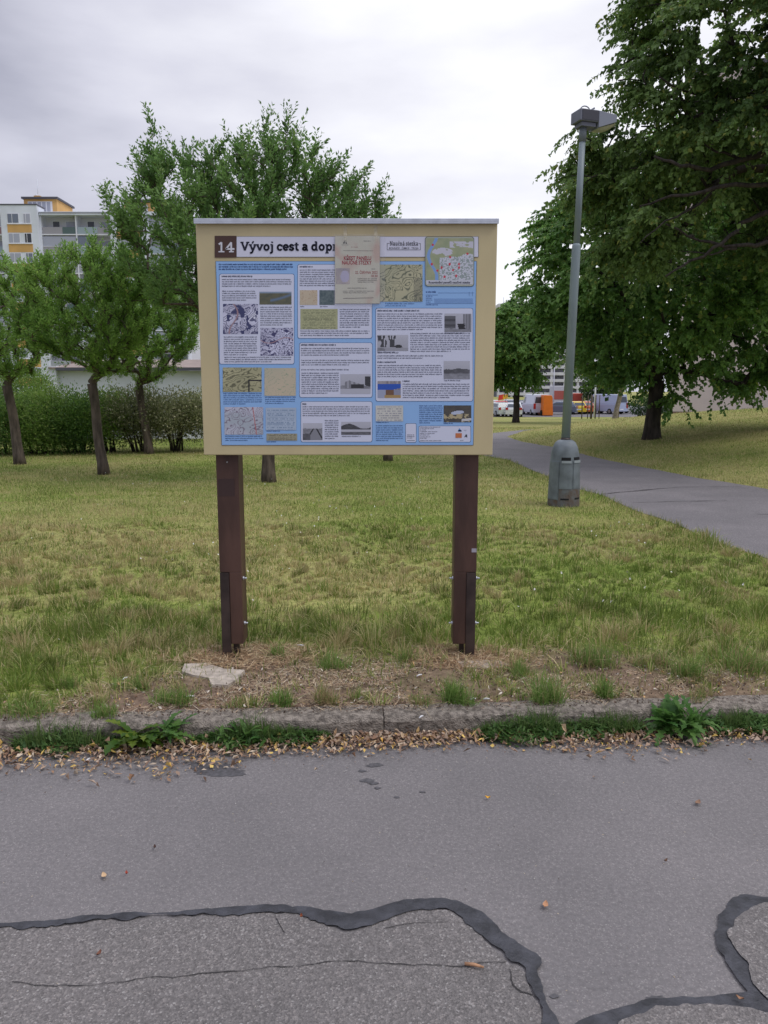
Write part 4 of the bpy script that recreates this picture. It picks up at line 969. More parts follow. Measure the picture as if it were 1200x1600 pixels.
# trail map across title strip and sheet
mb = MB(); rrect(mb, (664,370,740.6,447.8), 4, 5, (.12,.15,.12)); rrect(mb, (664.8,370.8,739.8,447), 4, 6, (.50,.53,.44)); tm = mb.build('trail_map', PRINT, board)
mb = MB(); picture(mb, (665.8,372.4,739,438), 7, citymap, 84); mb.build('map_picture', PRINT, tm)
mb = MB(); quad(mb, (666,438,738.6,444.6), 7, (.60,.62,.68)); mb.build('caption_strip', PRINT, tm)
text_obj('caption', 'Rozmístění panelů naučné stezky', 669.5, 443.0, 3.3, (.04,.04,.06), tm, lay=8.5, wpx=65, bold=.022)
mb = MB(); TB = (.05,.10,.30)
fine_text(mb, (665.4,455.4,681,458), 2, pitch=4, xh=2.1, c=TB, bold=True, last=1); polyline(mb, [(684,457.8),(741,457.8)], .4, 2, TB); polyline(mb, [(665,461),(684,461)], .5, 2, TB); polyline(mb, [(665,474.4),(740,474.4)], .4, 2, TB)
fine_text(mb, (665.4,462.4,676,474), 2, pitch=3, xh=1.3, c=TB)
for i in range(40): xq = 679+i*1.52; polyline(mb, [(xq, 466.4), (xq, 473.8)], .42, 2, (.10,.18,.42))
fine_text(mb, (665.4,475.6,692,477.6), 2, pitch=3, xh=1.4, c=TB); polyline(mb, [(733,456),(733,463)], .4, 2, TB); polyline(mb, [(738,456),(738,463)], .4, 2, TB)
mb.build('timetable', PRINT, sheet)

# --- taped notice in its clear sleeve --------------------------------
x_, z_ = at(560, 424, YB)
notice = empty('notice', (x_, YB-.012, z_), 'cream poster with red lettering in a clear sleeve taped over the board title', 'poster')
def paperfn(u, v):
    c = mixc((.47,.46,.36), (.53,.52,.43), fbm(u*4, v*4, 7, 3)); pk = np.clip((fbm(u*3.2, v*4.5, 201, 4)-.50)*5, 0, 1)*np.clip(1.25-np.abs(v-.22)*2.6, .0, 1)+np.clip((fbm(u*4, v*4, 202, 3)-.45)*4, 0, 1)*np.clip((u+v-1.45)*3, 0, 1)
    c = mixc((0,0,0), (0,0,0), u)+c*(1-.6*pk[..., None])+np.array((.46,.27,.22))*.6*pk[..., None]
    pic = (u < .335) & (v > .475) & (v < .715) & (u > .01); p = mixc((.24,.22,.26), (.44,.39,.34), fbm(u*16, v*16, 17, 3)); p = np.where((np.hypot((u-.22)/.10, (v-.6)/.09) < 1)[..., None], np.array((.40,.38,.50)), p)
    return np.where(pic[..., None], p, c)
mb = MB(); quad(mb, (523.8,369.4,593.4,474.4), 9.6, (.3,.28,.24), .3); picture(mb, (523.8,369.4,593.4,474.4), 10, paperfn, 70); paper = mb.build('paper', PRINT, notice)
RED = (.34,.008,.016)
text_obj('heading', 'KŘEST PANELU', 558.6, 406.6, 6.0, RED, paper, lay=11, wpx=43, anchor='c', bold=.03)
text_obj('heading', 'NAUČNÉ STEZKY', 557.6, 413.6, 6.0, RED, paper, lay=11, wpx=46.5, anchor='c', bold=.025)
text_obj('date', '22. ČERVNA 2022', 590, 428.0, 4.2, (.36,.06,.05), paper, lay=11, wpx=35, anchor='r', bold=.012)
text_obj('time', '18:30', 590, 433.4, 4.0, (.36,.06,.05), paper, lay=11, wpx=11, anchor='r', bold=.012)
mb = MB()
for r in ((568.5,376.6,583.4,380.4),(580.6,420.2,588,421.6),(559,435.4,590,443.4),(543,450,580,452.2),(536,454.6,585,458.6)): fine_text(mb, r, 11, pitch=2.6, xh=1.1, c=(.14,.12,.11), last=.8)
polyline(mb, [(536.5,392),(583,392.4)], .5, 11, (.12,.09,.09)); polyline(mb, [(536.5,466.6),(583.6,465.6)], .7, 11, (.12,.09,.09)); fine_text(mb, (549,386,566,388), 11, pitch=2.6, xh=1.1, c=(.4,.12,.1))
mb.build('small_print', PRINT, paper); mb = MB()
mb.add([bp(536,381,11), bp(538.4,376,11), bp(539,381,11), bp(540,381,11), bp(540.4,376.4,11), bp(542.6,381.6,11)], [(0,2,1),(3,5,4)], color=(.03,.03,.03)); polyline(mb, [(534,383.2),(545,383.2)], .4, 11, (.12,.1,.1))
mb.build('emblem', PRINT, paper)
FILM = bpy.data.materials.new('clear_film'); FILM.use_nodes = True; t = FILM.node_tree; b = t.nodes['Principled BSDF']; out = t.nodes['Material Output']
b.inputs['Base Color'].default_value = (.62,.62,.66,1); b.inputs['Roughness'].default_value = .18; tr = t.nodes.new('ShaderNodeBsdfTransparent'); ms = t.nodes.new('ShaderNodeMixShader'); ms.inputs[0].default_value = .13
t.links.new(tr.outputs[0], ms.inputs[1]); t.links.new(b.outputs[0], ms.inputs[2]); t.links.new(ms.outputs[0], out.inputs['Surface'])
mb = MB(); nx_, ny_ = 16, 20; vs = []
for j in range(ny_+1):
    for i in range(nx_+1):
        p = bp(521.4+(601.8-521.4)*i/nx_, 366.8+(480.4-366.8)*j/ny_, 0); vs.append((p[0], YB-.0125-.0035*float(fbm(i*.35, j*.35, 301, 3)), p[2]))
w = nx_+1; mb.add(vs, [(j*w+i, (j+1)*w+i, (j+1)*w+i+1, j*w+i+1) for j in range(ny_) for i in range(nx_)], smooth=True); mb.build('plastic_sleeve', FILM, notice)
TAPE = FILM.copy(); TAPE.name = 'tape'; TAPE.node_tree.nodes['Principled BSDF'].inputs['Base Color'].default_value = (.70,.66,.52,1)
for n_ in TAPE.node_tree.nodes:
    if n_.type == 'MIX_SHADER': n_.inputs[0].default_value = .30
for px in (539.6, 587.2):
    mb = MB(); vs = []
    for j in range(7):
        for dx in (-2.6, 2.6): p = bp(px+dx, 352.5+j*4, 0); vs.append((p[0], YB-.004 if j < 3 else YB-.004-.013*min(1, (j-2)/2), p[2]))
    mb.add(vs, [(2*j, 2*j+2, 2*j+3, 2*j+1) for j in range(6)]); mb.build('tape', TAPE, notice)

# ================================================================ STREET LAMP beside the path
LB = (2.37, 10.05, .1)
lamp = empty('street_lamp', LB, 'blue grey park lamp with a thick ribbed foot in the grass beside the path', 'street lamp')
LP = mat('lamp_paint', (.155,.180,.195), rough=.55, nscale=7, namt=.22, bump=.06, bscale=30)
LPP = mat('lamp_pole_paint', (.25,.305,.325), rough=.5, nscale=5, namt=.16, stretch=(1,1,.35))
RUST = mat('stained_iron', (.14,.15,.155), rough=.7, nscale=11, color2=(.12,.085,.065), bump=.3, bscale=40)
DARK = mat('dark_opening', (.012,.012,.013), rough=.9)
lx, ly_ = LB[0], LB[1]
def octo(mb, prof, n=12, sq=.0):
    vs = []; fs = []
    for r, z in prof:
        for j in range(n):
            a = 2*math.pi*(j+.5)/n; q = r*(1+sq*math.cos(4*a)); vs.append((lx+q*math.cos(a), ly_+q*math.sin(a), z))
    for i in range(len(prof)-1):
        for j in range(n): fs.append((i*n+j, i*n+(j+1)%n, (i+1)*n+(j+1)%n, (i+1)*n+j))
    mb.add(vs, fs, smooth=True)
mb = MB(); octo(mb, [(.205,.08),(.205,.20),(.200,.35),(.192,.62),(.186,.72),(.178,.80),(.160,.87),(.13,.93),(.10,.955),(.075,.965),(.0,.966)], 40)
foot = mb.build('cast_foot', LP, lamp)
mb = MB()
def curved_panel(mb, a0, a1, z0, z1, r0, r1, th=.006, n=6):
    vs = []; 
    for zz, rr in ((z0, r0), (z1, r1)):
        for o_ in (0, th):
            for i in range(n+1):
                a = R(a0+(a1-a0)*i/n); vs.append((lx+(rr+o_)*math.cos(a), ly_+(rr+o_)*math.sin(a), zz))
    m_ = n+1; fs = []
    for i in range(n): fs += [(m_+i, m_+i+1, 3*m_+i+1, 3*m_+i), (2*m_+i, 2*m_+i+1, 3*m_+i+1, 3*m_+i)[::-1], (i, i+1, m_+i+1, m_+i)]
    fs += [(0, m_, 3*m_, 2*m_), (n, m_+n, 3*m_+n, 2*m_+n)[::-1]]; mb.add(vs, fs, smooth=False)
curved_panel(mb, 186, 236, .20, .69, .204, .190, .010); mb.build('service_door', LP, foot)
mb = MB(); curved_panel(mb, 240, 285, .34, .67, .200, .190, .007); curved_panel(mb, 292, 350, .34, .67, .200, .190, .007)
mb.build('rib_panel', LP, foot)
mb = MB(); curved_panel(mb, 239, 352, .10, .335, .2055, .201, .004, 12); curved_panel(mb, 184, 237, .085, .19, .205, .205, .003, 6); mb.build('stained_skirt', RUST, foot)
for a0, a1, z0, z1 in ((244,281,.705,.745),(295,335,.712,.748),(246,276,.195,.215),(300,330,.20,.222)):
    mb = MB(); curved_panel(mb, a0, a1, z0, z1, .1885 if z0 > .5 else .207, .1845 if z0 > .5 else .206, .003); mb.build('vent_slot', DARK, foot)
mb = MB(); curved_panel(mb, 246, 282, .672, .702, .190, .187, .014); curved_panel(mb, 294, 338, .675, .706, .190, .187, .012); mb.build('vent_lip', mat('lip', (.30,.34,.35), rough=.5), foot)
tx, tz = .075, 4.83
def pl(z): k = (z-.96)/(tz-.96); return (lx+tx*k, ly_, z)
mb = MB(); mb.tube([pl(.955), pl(.99)], [.068,.058], 20); mb.build('collar', BROWN_D, lamp)
mb = MB(); mb.tube([pl(.97), pl(3.38), pl(3.40), pl(3.415)], [.056,.054,.053,.044], 24); mb.tube([pl(3.41), pl(4.70)], [.041,.038], 24); mb.build('pole', LPP, lamp)
hx, hy, hz = pl(4.74)
mb = MB(); mb.tube([(hx,hy,4.62),(hx,hy,4.80)], .046, 20); mb.build('head_socket', LP, lamp)
# head: box housing, long reflector hood pointing right and slightly back
HD = mat('lamp_head', (.17,.18,.22), rough=.5, nscale=6, namt=.1); GL_ = mat('lamp_glass', (.42,.42,.30), rough=.3, spec=.6)
ang = R(20); hu = Vector((math.cos(ang), math.sin(ang)*.9, .0)).normalized(); hv = Vector((-hu.y, hu.x, 0)); O = Vector((hx, hy, 4.80))
def hp(a, b, c): return O+hu*a+hv*b+Vector((0,0,c))
mb = MB(); mb.obox(hp(.02,0,.10), hu*.13, hv*.11, (0,0,.068)); hsg = mb.build('housing', HD, lamp, bevel=.008); mb = MB(); mb.obox(hp(.03,-.1135,.10), hu*.112, hv*.003, (0,0,.056)); mb.build('side_plate', mat('plate_dark', (.06,.06,.075), rough=.5), hsg)
mb = MB(); P_ = [hp(.15,-.112,.165), hp(.15,.112,.165), hp(.15,.112,-.03), hp(.15,-.112,-.03), hp(.41,-.10,.145), hp(.41,.10,.145), hp(.41,.10,.06), hp(.41,-.10,.06)]
mb.add(P_, [(0,1,2,3),(4,7,6,5),(0,4,5,1),(1,5,6,2),(3,2,6,7),(0,3,7,4)]); mb.build('hood', mat('hood_paint', (.24,.26,.31), rough=.45), lamp, bevel=.005)
mb = MB(); n = 10; vs = []
for i in range(n+1):
    for j in range(9):
        u_ = i/n*.9; v_ = j/8; bl = math.sin(math.pi*u_)**.6*math.sin(math.pi*v_)**.6; vs.append(hp(.16+.27*u_, -.09+.18*v_, -.028+.083*u_-.05*bl))
mb.add(vs, [(i*9+j, i*9+j+1, (i+1)*9+j+1, (i+1)*9+j) for i in range(n) for j in range(8)], smooth=True); mb.build('diffuser', GL_, lamp)
mb = MB(); mb.tube([hp(.02+.07*math.cos(a), 0, .175+.06*math.sin(a)) for a in [R(x) for x in range(0, 181, 20)]], .007, 6); mb.tube([hp(.1,0,.2), hp(.15,0,.225)], [.006,.012], 6); mb.build('lifting_loop', HD, lamp)
mb = MB(); mb.obox(hp(.03,0,.005), hu*.1, hv*.08, (0,0,.022)); mb.build('bracket', HD, lamp)

# ================================================================ TREES
def leaf_mesh(name, P, D, Nn, L_, W_, cols, parent, wide=.42, m=LEAF):
    S = np.cross(D, Nn); S /= np.linalg.norm(S, axis=1, keepdims=True)+1e-9; N2 = np.cross(S, D); n = len(P)
    mid = P+D*(L_*wide)[:, None]; up = N2*(W_*.16)[:, None]
    V = np.stack([P, mid+S*(W_*.5)[:, None]+up, P+D*L_[:, None]-N2*(L_*.08)[:, None], mid-S*(W_*.5)[:, None]+up], 1).reshape(-1, 3); b = np.arange(n)*4
    t = np.concatenate([np.stack([b, b+1, b+2], -1), np.stack([b, b+2, b+3], -1)])
    return np_mesh(name, V, None, m, parent=parent, colors=np.repeat(cols, 4, 0), tris=t)
def unit(a): return a/(np.linalg.norm(a, axis=-1, keepdims=True)+1e-9)
def tree(name, base, forks, tr, crowns, K, style, leaf, pal, label, cat='tree', group=None, seed=1, bark=None, lean=(0,0), leader=None, shoots=4, spl=16, shl=(.25,.5), bias=2.2, extra_targets=None, tint=.18, centre=None, keepf=None, poly=None, ry=1.5, gapf=.95):
    r = np.random.default_rng(seed); base = np.array(base, float)
    root = empty(name, tuple(base), label, cat, group)
    F_ = base+np.array([lean[0], lean[1], forks])
    nodes = []; par = []
    nT = 9
    for i in range(nT+1):
        k = i/nT; p = base+(F_-base)*k+np.array([.03*math.sin(k*5+seed), .03*math.cos(k*4+seed), 0])*k*(1-k)*3*forks/2; p[2] -= .08 if i == 0 else 0
        nodes.append(p); par.append(i-1)
    fk = len(nodes)-1
    if leader:
        prev = fk; st = 8
        for i in range(1, st+1):
            k = i/st; p = F_+(np.array(leader)-F_)*k+np.array([math.sin(k*7+seed)*.12, math.cos(k*6+seed)*.12, 0]); nodes.append(p); par.append(prev); prev = len(nodes)-1
    vol = np.array([np.prod(c[1]) for c in crowns]); vol = vol/vol.sum()
    T = []
    if poly is not None:
        Pw = [at(px, py, base[1]) for px, py in poly]; X_a = [p[0] for p in Pw]; Z_a = [p[1] for p in Pw]; xm, zm = (min(X_a)+max(X_a))/2, (min(Z_a)+max(Z_a))/2; hx_, hz_ = (max(X_a)-min(X_a))/2, (max(Z_a)-min(Z_a))/2
        while len(T) < K:
            q = np.array([xm+r.uniform(-1,1)*hx_, zm+r.uniform(-1,1)*hz_])
            if not inpoly(q[:1], q[1:], Pw)[0]: continue
            e_ = math.hypot((q[0]-xm)/hx_, (q[1]-zm)/hz_); dp = ry*math.sqrt(max(.08, 1-min(1, e_)**2)); s_ = r.uniform(-1, 1); s_ = math.copysign(abs(s_)**.7, s_)
            yq = s_*dp
            if style == 'linden' and float(fbm((q[0]+yq*.8)*gapf+seed, q[1]*gapf*1.5+yq*.5*gapf, seed, 3)) < .43: continue
            if keepf is not None and not keepf(q[0], base[1]+yq, q[1], r): continue
            T.append(np.array([q[0], base[1]+yq, q[1]]))
        crowns = [((xm, base[1], zm), (hx_, ry, hz_))]; vol = np.array([1.0])
    while len(T) < K:
        c = crowns[r.choice(len(crowns), p=vol)]; d = unit(r.normal(size=3)); q = r.random()**(1/bias)
        p = np.array(c[0])+d*q*np.array(c[1])
        if keepf is not None and not keepf(p): continue
        T.append(p)
    T = np.array(T)
    if extra_targets is not None: T = np.concatenate([T, np.array(extra_targets)])
    cc = np.array(centre) if centre is not None else np.average([c[0] for c in crowns], axis=0, weights=vol)
    T = T[np.argsort(np.linalg.norm(T-F_, axis=1))]
    pl_ = [0]*len(nodes)
    branches = []; tips = []
    for t_ in T:
        A = np.array(nodes[fk:]); d = np.linalg.norm(A-t_, axis=1); hgt = A[:, 2]
        pen = d+.30*np.array(pl_[fk:])+np.maximum(0, hgt-t_[2]+(.1 if style == 'vase' else -.2))*(1.4 if style == 'vase' else .35)
        j = int(np.argmin(pen))+fk; p0 = nodes[j]; dist = float(np.linalg.norm(t_-p0))
        if dist < .05: continue
        pd = p0-nodes[par[j]] if par[j] >= 0 else np.array([0,0,1.]); pd = pd/(np.linalg.norm(pd)+1e-9)
        if style == 'vase': ctrl = p0+(pd*.25+np.array([0,0,.35])+(t_-p0)/dist*.3)*dist*.5
        else: ctrl = p0+((t_-p0)*.5)+np.array([0,0,.14*dist])
        ctrl = ctrl+r.normal(size=3)*.05*dist
        m_ = max(2, int(dist/.28)); prev = j; br = [j]
        for i in range(1, m_+1):
            k = i/m_; p = (1-k)**2*p0+2*k*(1-k)*ctrl+k*k*t_+r.normal(size=3)*.012*min(1, dist)*(i < m_)
            nodes.append(p); par.append(prev); pl_.append(pl_[j]+dist*k*.35); prev = len(nodes)-1; br.append(prev)
        branches.append(br); tips.append((prev, p0))
    cnt = np.zeros(len(nodes)); kids = set(par)
    for i in range(len(nodes)-1, -1, -1):
        if i not in kids: cnt[i] += 1
        if par[i] >= 0: cnt[par[i]] += cnt[i]
    rad = np.power(np.maximum(cnt, 1)/cnt[fk], .46)*tr*.80
    for i in range(nT+1): k = i/nT; rad[i] = tr*(1.0-.16*k)*(1+.35*math.exp(-k*9))*(1.08 if i >= nT-1 else 1)
    mb = MB(); mb.tube([nodes[i] for i in range(nT+1)], [rad[i] for i in range(nT+1)], 12)
    if leader: ls = list(range(fk, fk+9)); mb.tube([nodes[i] for i in ls], [rad[i] for i in ls], 9)
    for br in branches:
        rr = [min(rad[br[1]]*1.15, rad[br[0]])]+[rad[i] for i in br[1:]]; rr = [max(.004, x) for x in rr]
        mb.tube([nodes[i] for i in br], rr, 6 if rr[0] > .02 else 4, cap=False)
    mb.build('trunk', bark or BARK, root)
    # leaves
    tp = np.array([nodes[i] for i, _ in tips]); tfrom = np.array([p for _, p in tips]); nt_ = len(tp)
    out = unit(tp-cc); bd = unit(tp-tfrom)
    ns = shoots*nt_; idx = np.repeat(np.arange(nt_), shoots); S0 = tp[idx]-bd[idx]*r.uniform(0,.35,(ns,1))
    if style == 'vase': sd = unit(out[idx]*.55+bd[idx]*.6+np.array([0,0,.75])+r.normal(size=(ns,3))*.42)
    else: sd = unit(out[idx]*.75*np.array([1,1,.5])+r.normal(size=(ns,3))*np.array([.6,.6,.25])+np.array([0,0,-.05]))
    sl = r.uniform(shl[0], shl[1], ns); n = ns*spl; si = np.repeat(np.arange(ns), spl); u_ = np.tile((np.arange(spl)+.5)/spl, ns)+r.normal(size=n)*.02
    drp = np.zeros((n, 3)); drp[:, 2] = (.02 if style == 'vase' else -.32)*sl[si]*u_**2
    P = S0[si]+sd[si]*(u_*sl[si])[:, None]+drp
    rd = unit(np.cross(sd[si], r.normal(size=(n,3))))
    if style == 'vase':
        D = unit(sd[si]*.8+rd*.75); Nn = unit(r.normal(size=(n,3))*.6+np.array([0,0,1.])); 
    else:
        rd[:, 2] *= .3; D = unit(sd[si]*.45+rd*.8+np.array([0,0,-.55])+r.normal(size=(n,3))*.25); Nn = unit(out[idx][si]*.6+np.array([0,0,.9])+r.normal(size=(n,3))*.45)
    L_ = leaf[0]*r.uniform(.6, 1.25, n)*(1-.25*u_*(style == 'vase')); W_ = L_*leaf[1]*r.uniform(.8,1.15,n)
    pal_ = np.array(pal); tb = np.clip(r.random(nt_)*.6+(fbm(tp[:,0]*1.1+tp[:,1]*.6, tp[:,2]*1.4, seed+3, 3)-.5)*1.8+.25, 0, 1); c = pal_[0]*(1-tb[idx[si], None])+pal_[1]*tb[idx[si], None]
    kk = r.random(n); c = np.where((kk < .05)[:, None], pal_[2], c)*(1+r.normal(size=(n,1))*tint).clip(.5, 1.6)
    P = P+rd*.01
    leaf_mesh('crown', P, D, Nn, L_, W_, c, root)
    # thin shoot stems
    if style == 'vase':
        m = ns; V = []
        a = unit(np.cross(sd, np.array([0.3,.9,.1]))); e_ = S0+sd*(sl)[:, None]
        V = np.stack([S0+a*.0035, S0-a*.0035, e_], 1).reshape(-1, 3); b = np.arange(m)*3
        o_ = np_mesh('twigs', V, None, bark or BARK, parent=root, tris=np.stack([b, b+1, b+2], -1))
    return root
PLUM = [(.130,.245,.072), (.205,.345,.100), (.24,.35,.10)]
PLUM2 = [(.185,.340,.072), (.290,.460,.110), (.34,.48,.12)]
LIND = [(.125,.215,.066), (.215,.325,.095), (.36,.39,.10)]
LIND2 = [(.130,.265,.070), (.225,.395,.104), (.36,.46,.11)]
def gp(px, py, z=.1): x, y = gnd(px, py, z); return (x, y, float(zt(x, y)))
OG = 'orchard trees on the lawn'; LG = 'lindens by the path'
bD = gp(420, 753); xD, yD = bD[0], bD[1]
def tips_(l, Y, j=.4): return [(at(px, py, Y)[0], Y+((i*37) % 10/5-1)*j, at(px, py, Y)[1]) for i, (px, py) in enumerate(l)]
tree('orchard_tree', bD, 1.45, .105, [], 640, 'vase', (.088,.46), PLUM, 'tallest orchard tree, its wide loose crown rising behind and above the board', group=OG, seed=5, shoots=4, spl=21, shl=(.22,.50),
 poly=[(190,335),(225,280),(262,245),(300,265),(345,280),(385,255),(415,235),(455,232),(480,260),(520,282),(555,292),(585,318),(600,350),(590,420),(520,480),(420,530),(340,510),(255,480),(205,410)], ry=1.7,
 extra_targets=tips_([(190,310),(212,255),(225,262),(252,222),(262,228),(300,250),(330,262),(372,240),(405,215),(418,205),(450,200),(462,208),(490,245),(500,240),(545,270),(568,275),(590,310),(604,325),(615,345),(178,325),(240,245)]+[(315,285),(330,300),(340,275),(350,320),(325,330),(310,310),(360,290),(345,300),(335,265),(320,275),(352,262),(365,270),(345,335),(330,345)]*2, yD))
bB = gp(163, 741); xB, yB_ = bB[0], bB[1]
tree('orchard_tree', bB, 1.62, .09, [], 560, 'vase', (.070,.44), PLUM2, 'orchard tree with a dense vase shaped crown, front one of three left of the board', group=OG, seed=9, shoots=4, spl=22, shl=(.12,.30), lean=(-.13,0),
 poly=[(52,415),(95,395),(150,383),(195,388),(228,425),(232,490),(212,540),(190,570),(165,588),(130,568),(88,552),(42,530),(28,485),(36,445)], ry=1.15, extra_targets=tips_([(22,425),(60,405),(105,398),(150,385),(175,388),(205,400),(242,470)], yB_))
bC = gp(233, 709); xC, yC = bC[0], bC[1]
tree('orchard_tree', bC, 1.60, .10, [], 460, 'vase', (.074,.44), PLUM2, 'orchard tree nearest the board on its left, standing before the pale hedge shrubs', group=OG, seed=13, shoots=4, spl=22, shl=(.14,.32), lean=(-.16,0),
 poly=[(185,455),(215,425),(250,415),(285,440),(308,485),(305,540),(275,572),(235,598),(200,572),(165,545),(160,500)], ry=1.3)
bA = gp(32, 725); xA, yA = bA[0], bA[1]
tree('orchard_tree', bA, 1.60, .10, [], 440, 'vase', (.070,.44), PLUM2, 'leaning orchard tree at the left edge of the picture', group=OG, seed=17, shoots=4, spl=20, shl=(.14,.32), lean=(-.16,0),
 poly=[(-85,440),(-50,400),(0,402),(42,430),(76,480),(70,540),(50,572),(25,592),(-10,575),(-60,550),(-95,500)], ry=1.2)
bE = gp(606, 720); xE_, yE = bE[0], bE[1]
tree('orchard_tree', bE, 1.2, .09, [((xE_,yE,1.95),(.75,.75,.5))], 60, 'vase', (.07,.42), PLUM, 'small orchard tree hidden by the board except for the foot of its trunk', group=OG, seed=19, shoots=3, spl=16)
xT, yT = 6.95, 20.0; zT = float(zt(xT, yT))
tree('linden_tree', (xT, yT, zT), 1.5, .205, [], 900, 'linden', (.108,.86), LIND2, 'large linden with a thick trunk and low sweeping branches on the grassy bank', group=LG, seed=23, leader=(xT+.1, yT, 7.4), shoots=6, spl=28, shl=(.35,.8), bark=BARK2, tint=.22, lean=(.05,0), ry=3.4,
 poly=[(842,345),(822,405),(820,452),(855,495),(888,520),(912,540),(928,566),(960,582),(1000,588),(1060,590),(1120,585),(1180,590),(1230,590),(1290,560),(1330,480),(1300,350),(1230,260),(1150,215),(1080,200),(1010,215),(950,245),(910,275),(880,310)],
 extra_targets=tips_([(1050,612),(1062,622),(1130,596),(1150,600),(1165,602)], yT-.5, .2))
xR_, yR_ = 9.6, 14.5; zR = float(zt(xR_, yR_))
tree('linden_tree', (xR_, yR_, zR), 2.3, .26, [], 1050, 'linden', (.092,.84), LIND, 'linden rooted beyond the right edge, dark branches reaching over the path above the lamp', group=LG, seed=31, leader=(xR_-.3, yR_, 9.4), shoots=6, spl=26, shl=(.3,.75), bark=BARK2, tint=.22, ry=2.6,
 poly=[(1010,-60),(1005,20),(980,90),(965,135),(985,165),(945,200),(915,215),(905,250),(905,290),(920,330),(950,370),(1000,400),(1060,410),(1150,400),(1250,400),(1400,380),(1480,200),(1500,-100),(1400,-300),(1150,-300)],
 extra_targets=tips_([(955,140),(968,100),(985,60),(905,200),(895,235),(893,275),(900,300),(918,205),(1000,10)], yR_), keepf=lambda x, y, z, r: not (x > 4.9 and z < 5.5 and (y < 14.9 or r.random() < .5)) or r.random() < .10)
LT = [o for o in bpy.data.objects if o.name.startswith('linden_tree')][-1]
for pts_, r_ in (([(1480,300),(1330,265),(1210,232),(1165,250),(1110,266),(1060,258),(1022,244)], .075), ([(1480,330),(1300,280),(1200,285),(1120,293),(1050,308),(1000,322)], .06), ([(1480,380),(1320,350),(1200,330),(1160,350),(1130,378),(1080,410),(1040,432)], .06), ([(1480,400),(1300,385),(1200,380),(1150,386),(1095,376),(1040,350)], .055), ([(1400,200),(1250,170),(1170,150),(1090,150),(1030,120)], .05), ([(1165,250),(1120,235),(1075,205)], .03), ([(1120,293),(1080,330),(1040,345),(1000,380)], .028), ([(1150,386),(1110,400),(1060,392)], .022)):
    mb = MB(); P_ = []
    for i, (px, py) in enumerate(pts_): Yl = 13.3+.35*math.sin(i*1.3+px); X_l, Z_l = at(px, py, Yl); P_.append((X_l, Yl, Z_l))
    if r_ > .045: P_[0] = (xR_, yR_-.05, P_[0][2]-.2)
    n_ = len(P_); Q_ = []
    for i in range(n_-1):
        for k in range(3):
            t_ = k/3; Q_.append(tuple(P_[i][j]*(1-t_)+P_[i+1][j]*t_+random.uniform(-.03,.03) for j in range(3)))
    Q_.append(P_[-1]); mb.tube(Q_, [r_*(1-.75*i/(len(Q_)-1)) for i in range(len(Q_))], 7); mb.build('limb', BARK2, LT)
tree('linden_tree', (7.85, 46.0, float(zt(7.85, 46.0))), 1.6, .20, [], 520, 'linden', (.17,.86), LIND2, 'smaller linden beyond the bend of the path, just right of the board', group=LG, seed=37, leader=(8.2,46,6.6), shoots=5, spl=20, shl=(.4,.9), bark=BARK2, ry=2.2,
 poly=[(760,515),(782,480),(812,456),(850,444),(888,452),(892,505),(862,540),(848,560),(842,578),(835,592),(800,598),(775,594),(745,590),(735,560)])
tree('young_tree', (17.6, 59.0, float(zt(17.6, 59.0))), 2.0, .20, [((17.2,59,4.2),(2.6,2,1.8)), ((15.0,59,3.8),(1.7,1.6,1.1))], 90, 'linden', (.2,.8), LIND, 'pale barked leaning tree in the far lawn left of the large linden trunk', seed=41, shoots=5, spl=14, shl=(.5,1.1), lean=(.35,0), bark=mat('pale_bark', (.30,.26,.22), rough=.9, nscale=8, namt=.3), bias=2.5)
STK = mat('stake_wood', (.10,.08,.06), rough=.9, nscale=10, namt=.3)
for px, wd_, lab in ((909,.05,'leftmost thin stake in the far lawn'),(918,.04,'second thin stake from the left, short gap after the first'),(923.5,.09,'thick stake or young stem in the middle of the row of stakes'),(930,.05,'thin stake right of the thick one'),(936,.04,'rightmost stake of the close group'),(966,.05,'single stake right of the pale barked tree')):
    Y = 66.0; X, _ = at(px, 650, Y); z = float(zt(X, Y)); mb = MB(); mb.tube([(X,Y,z-.05),(X,Y,z+2.0)], wd_, 8); tag(mb.build('tree_stake', STK, origin=(X,Y,z)), lab, 'stake', 'stakes in the far lawn')

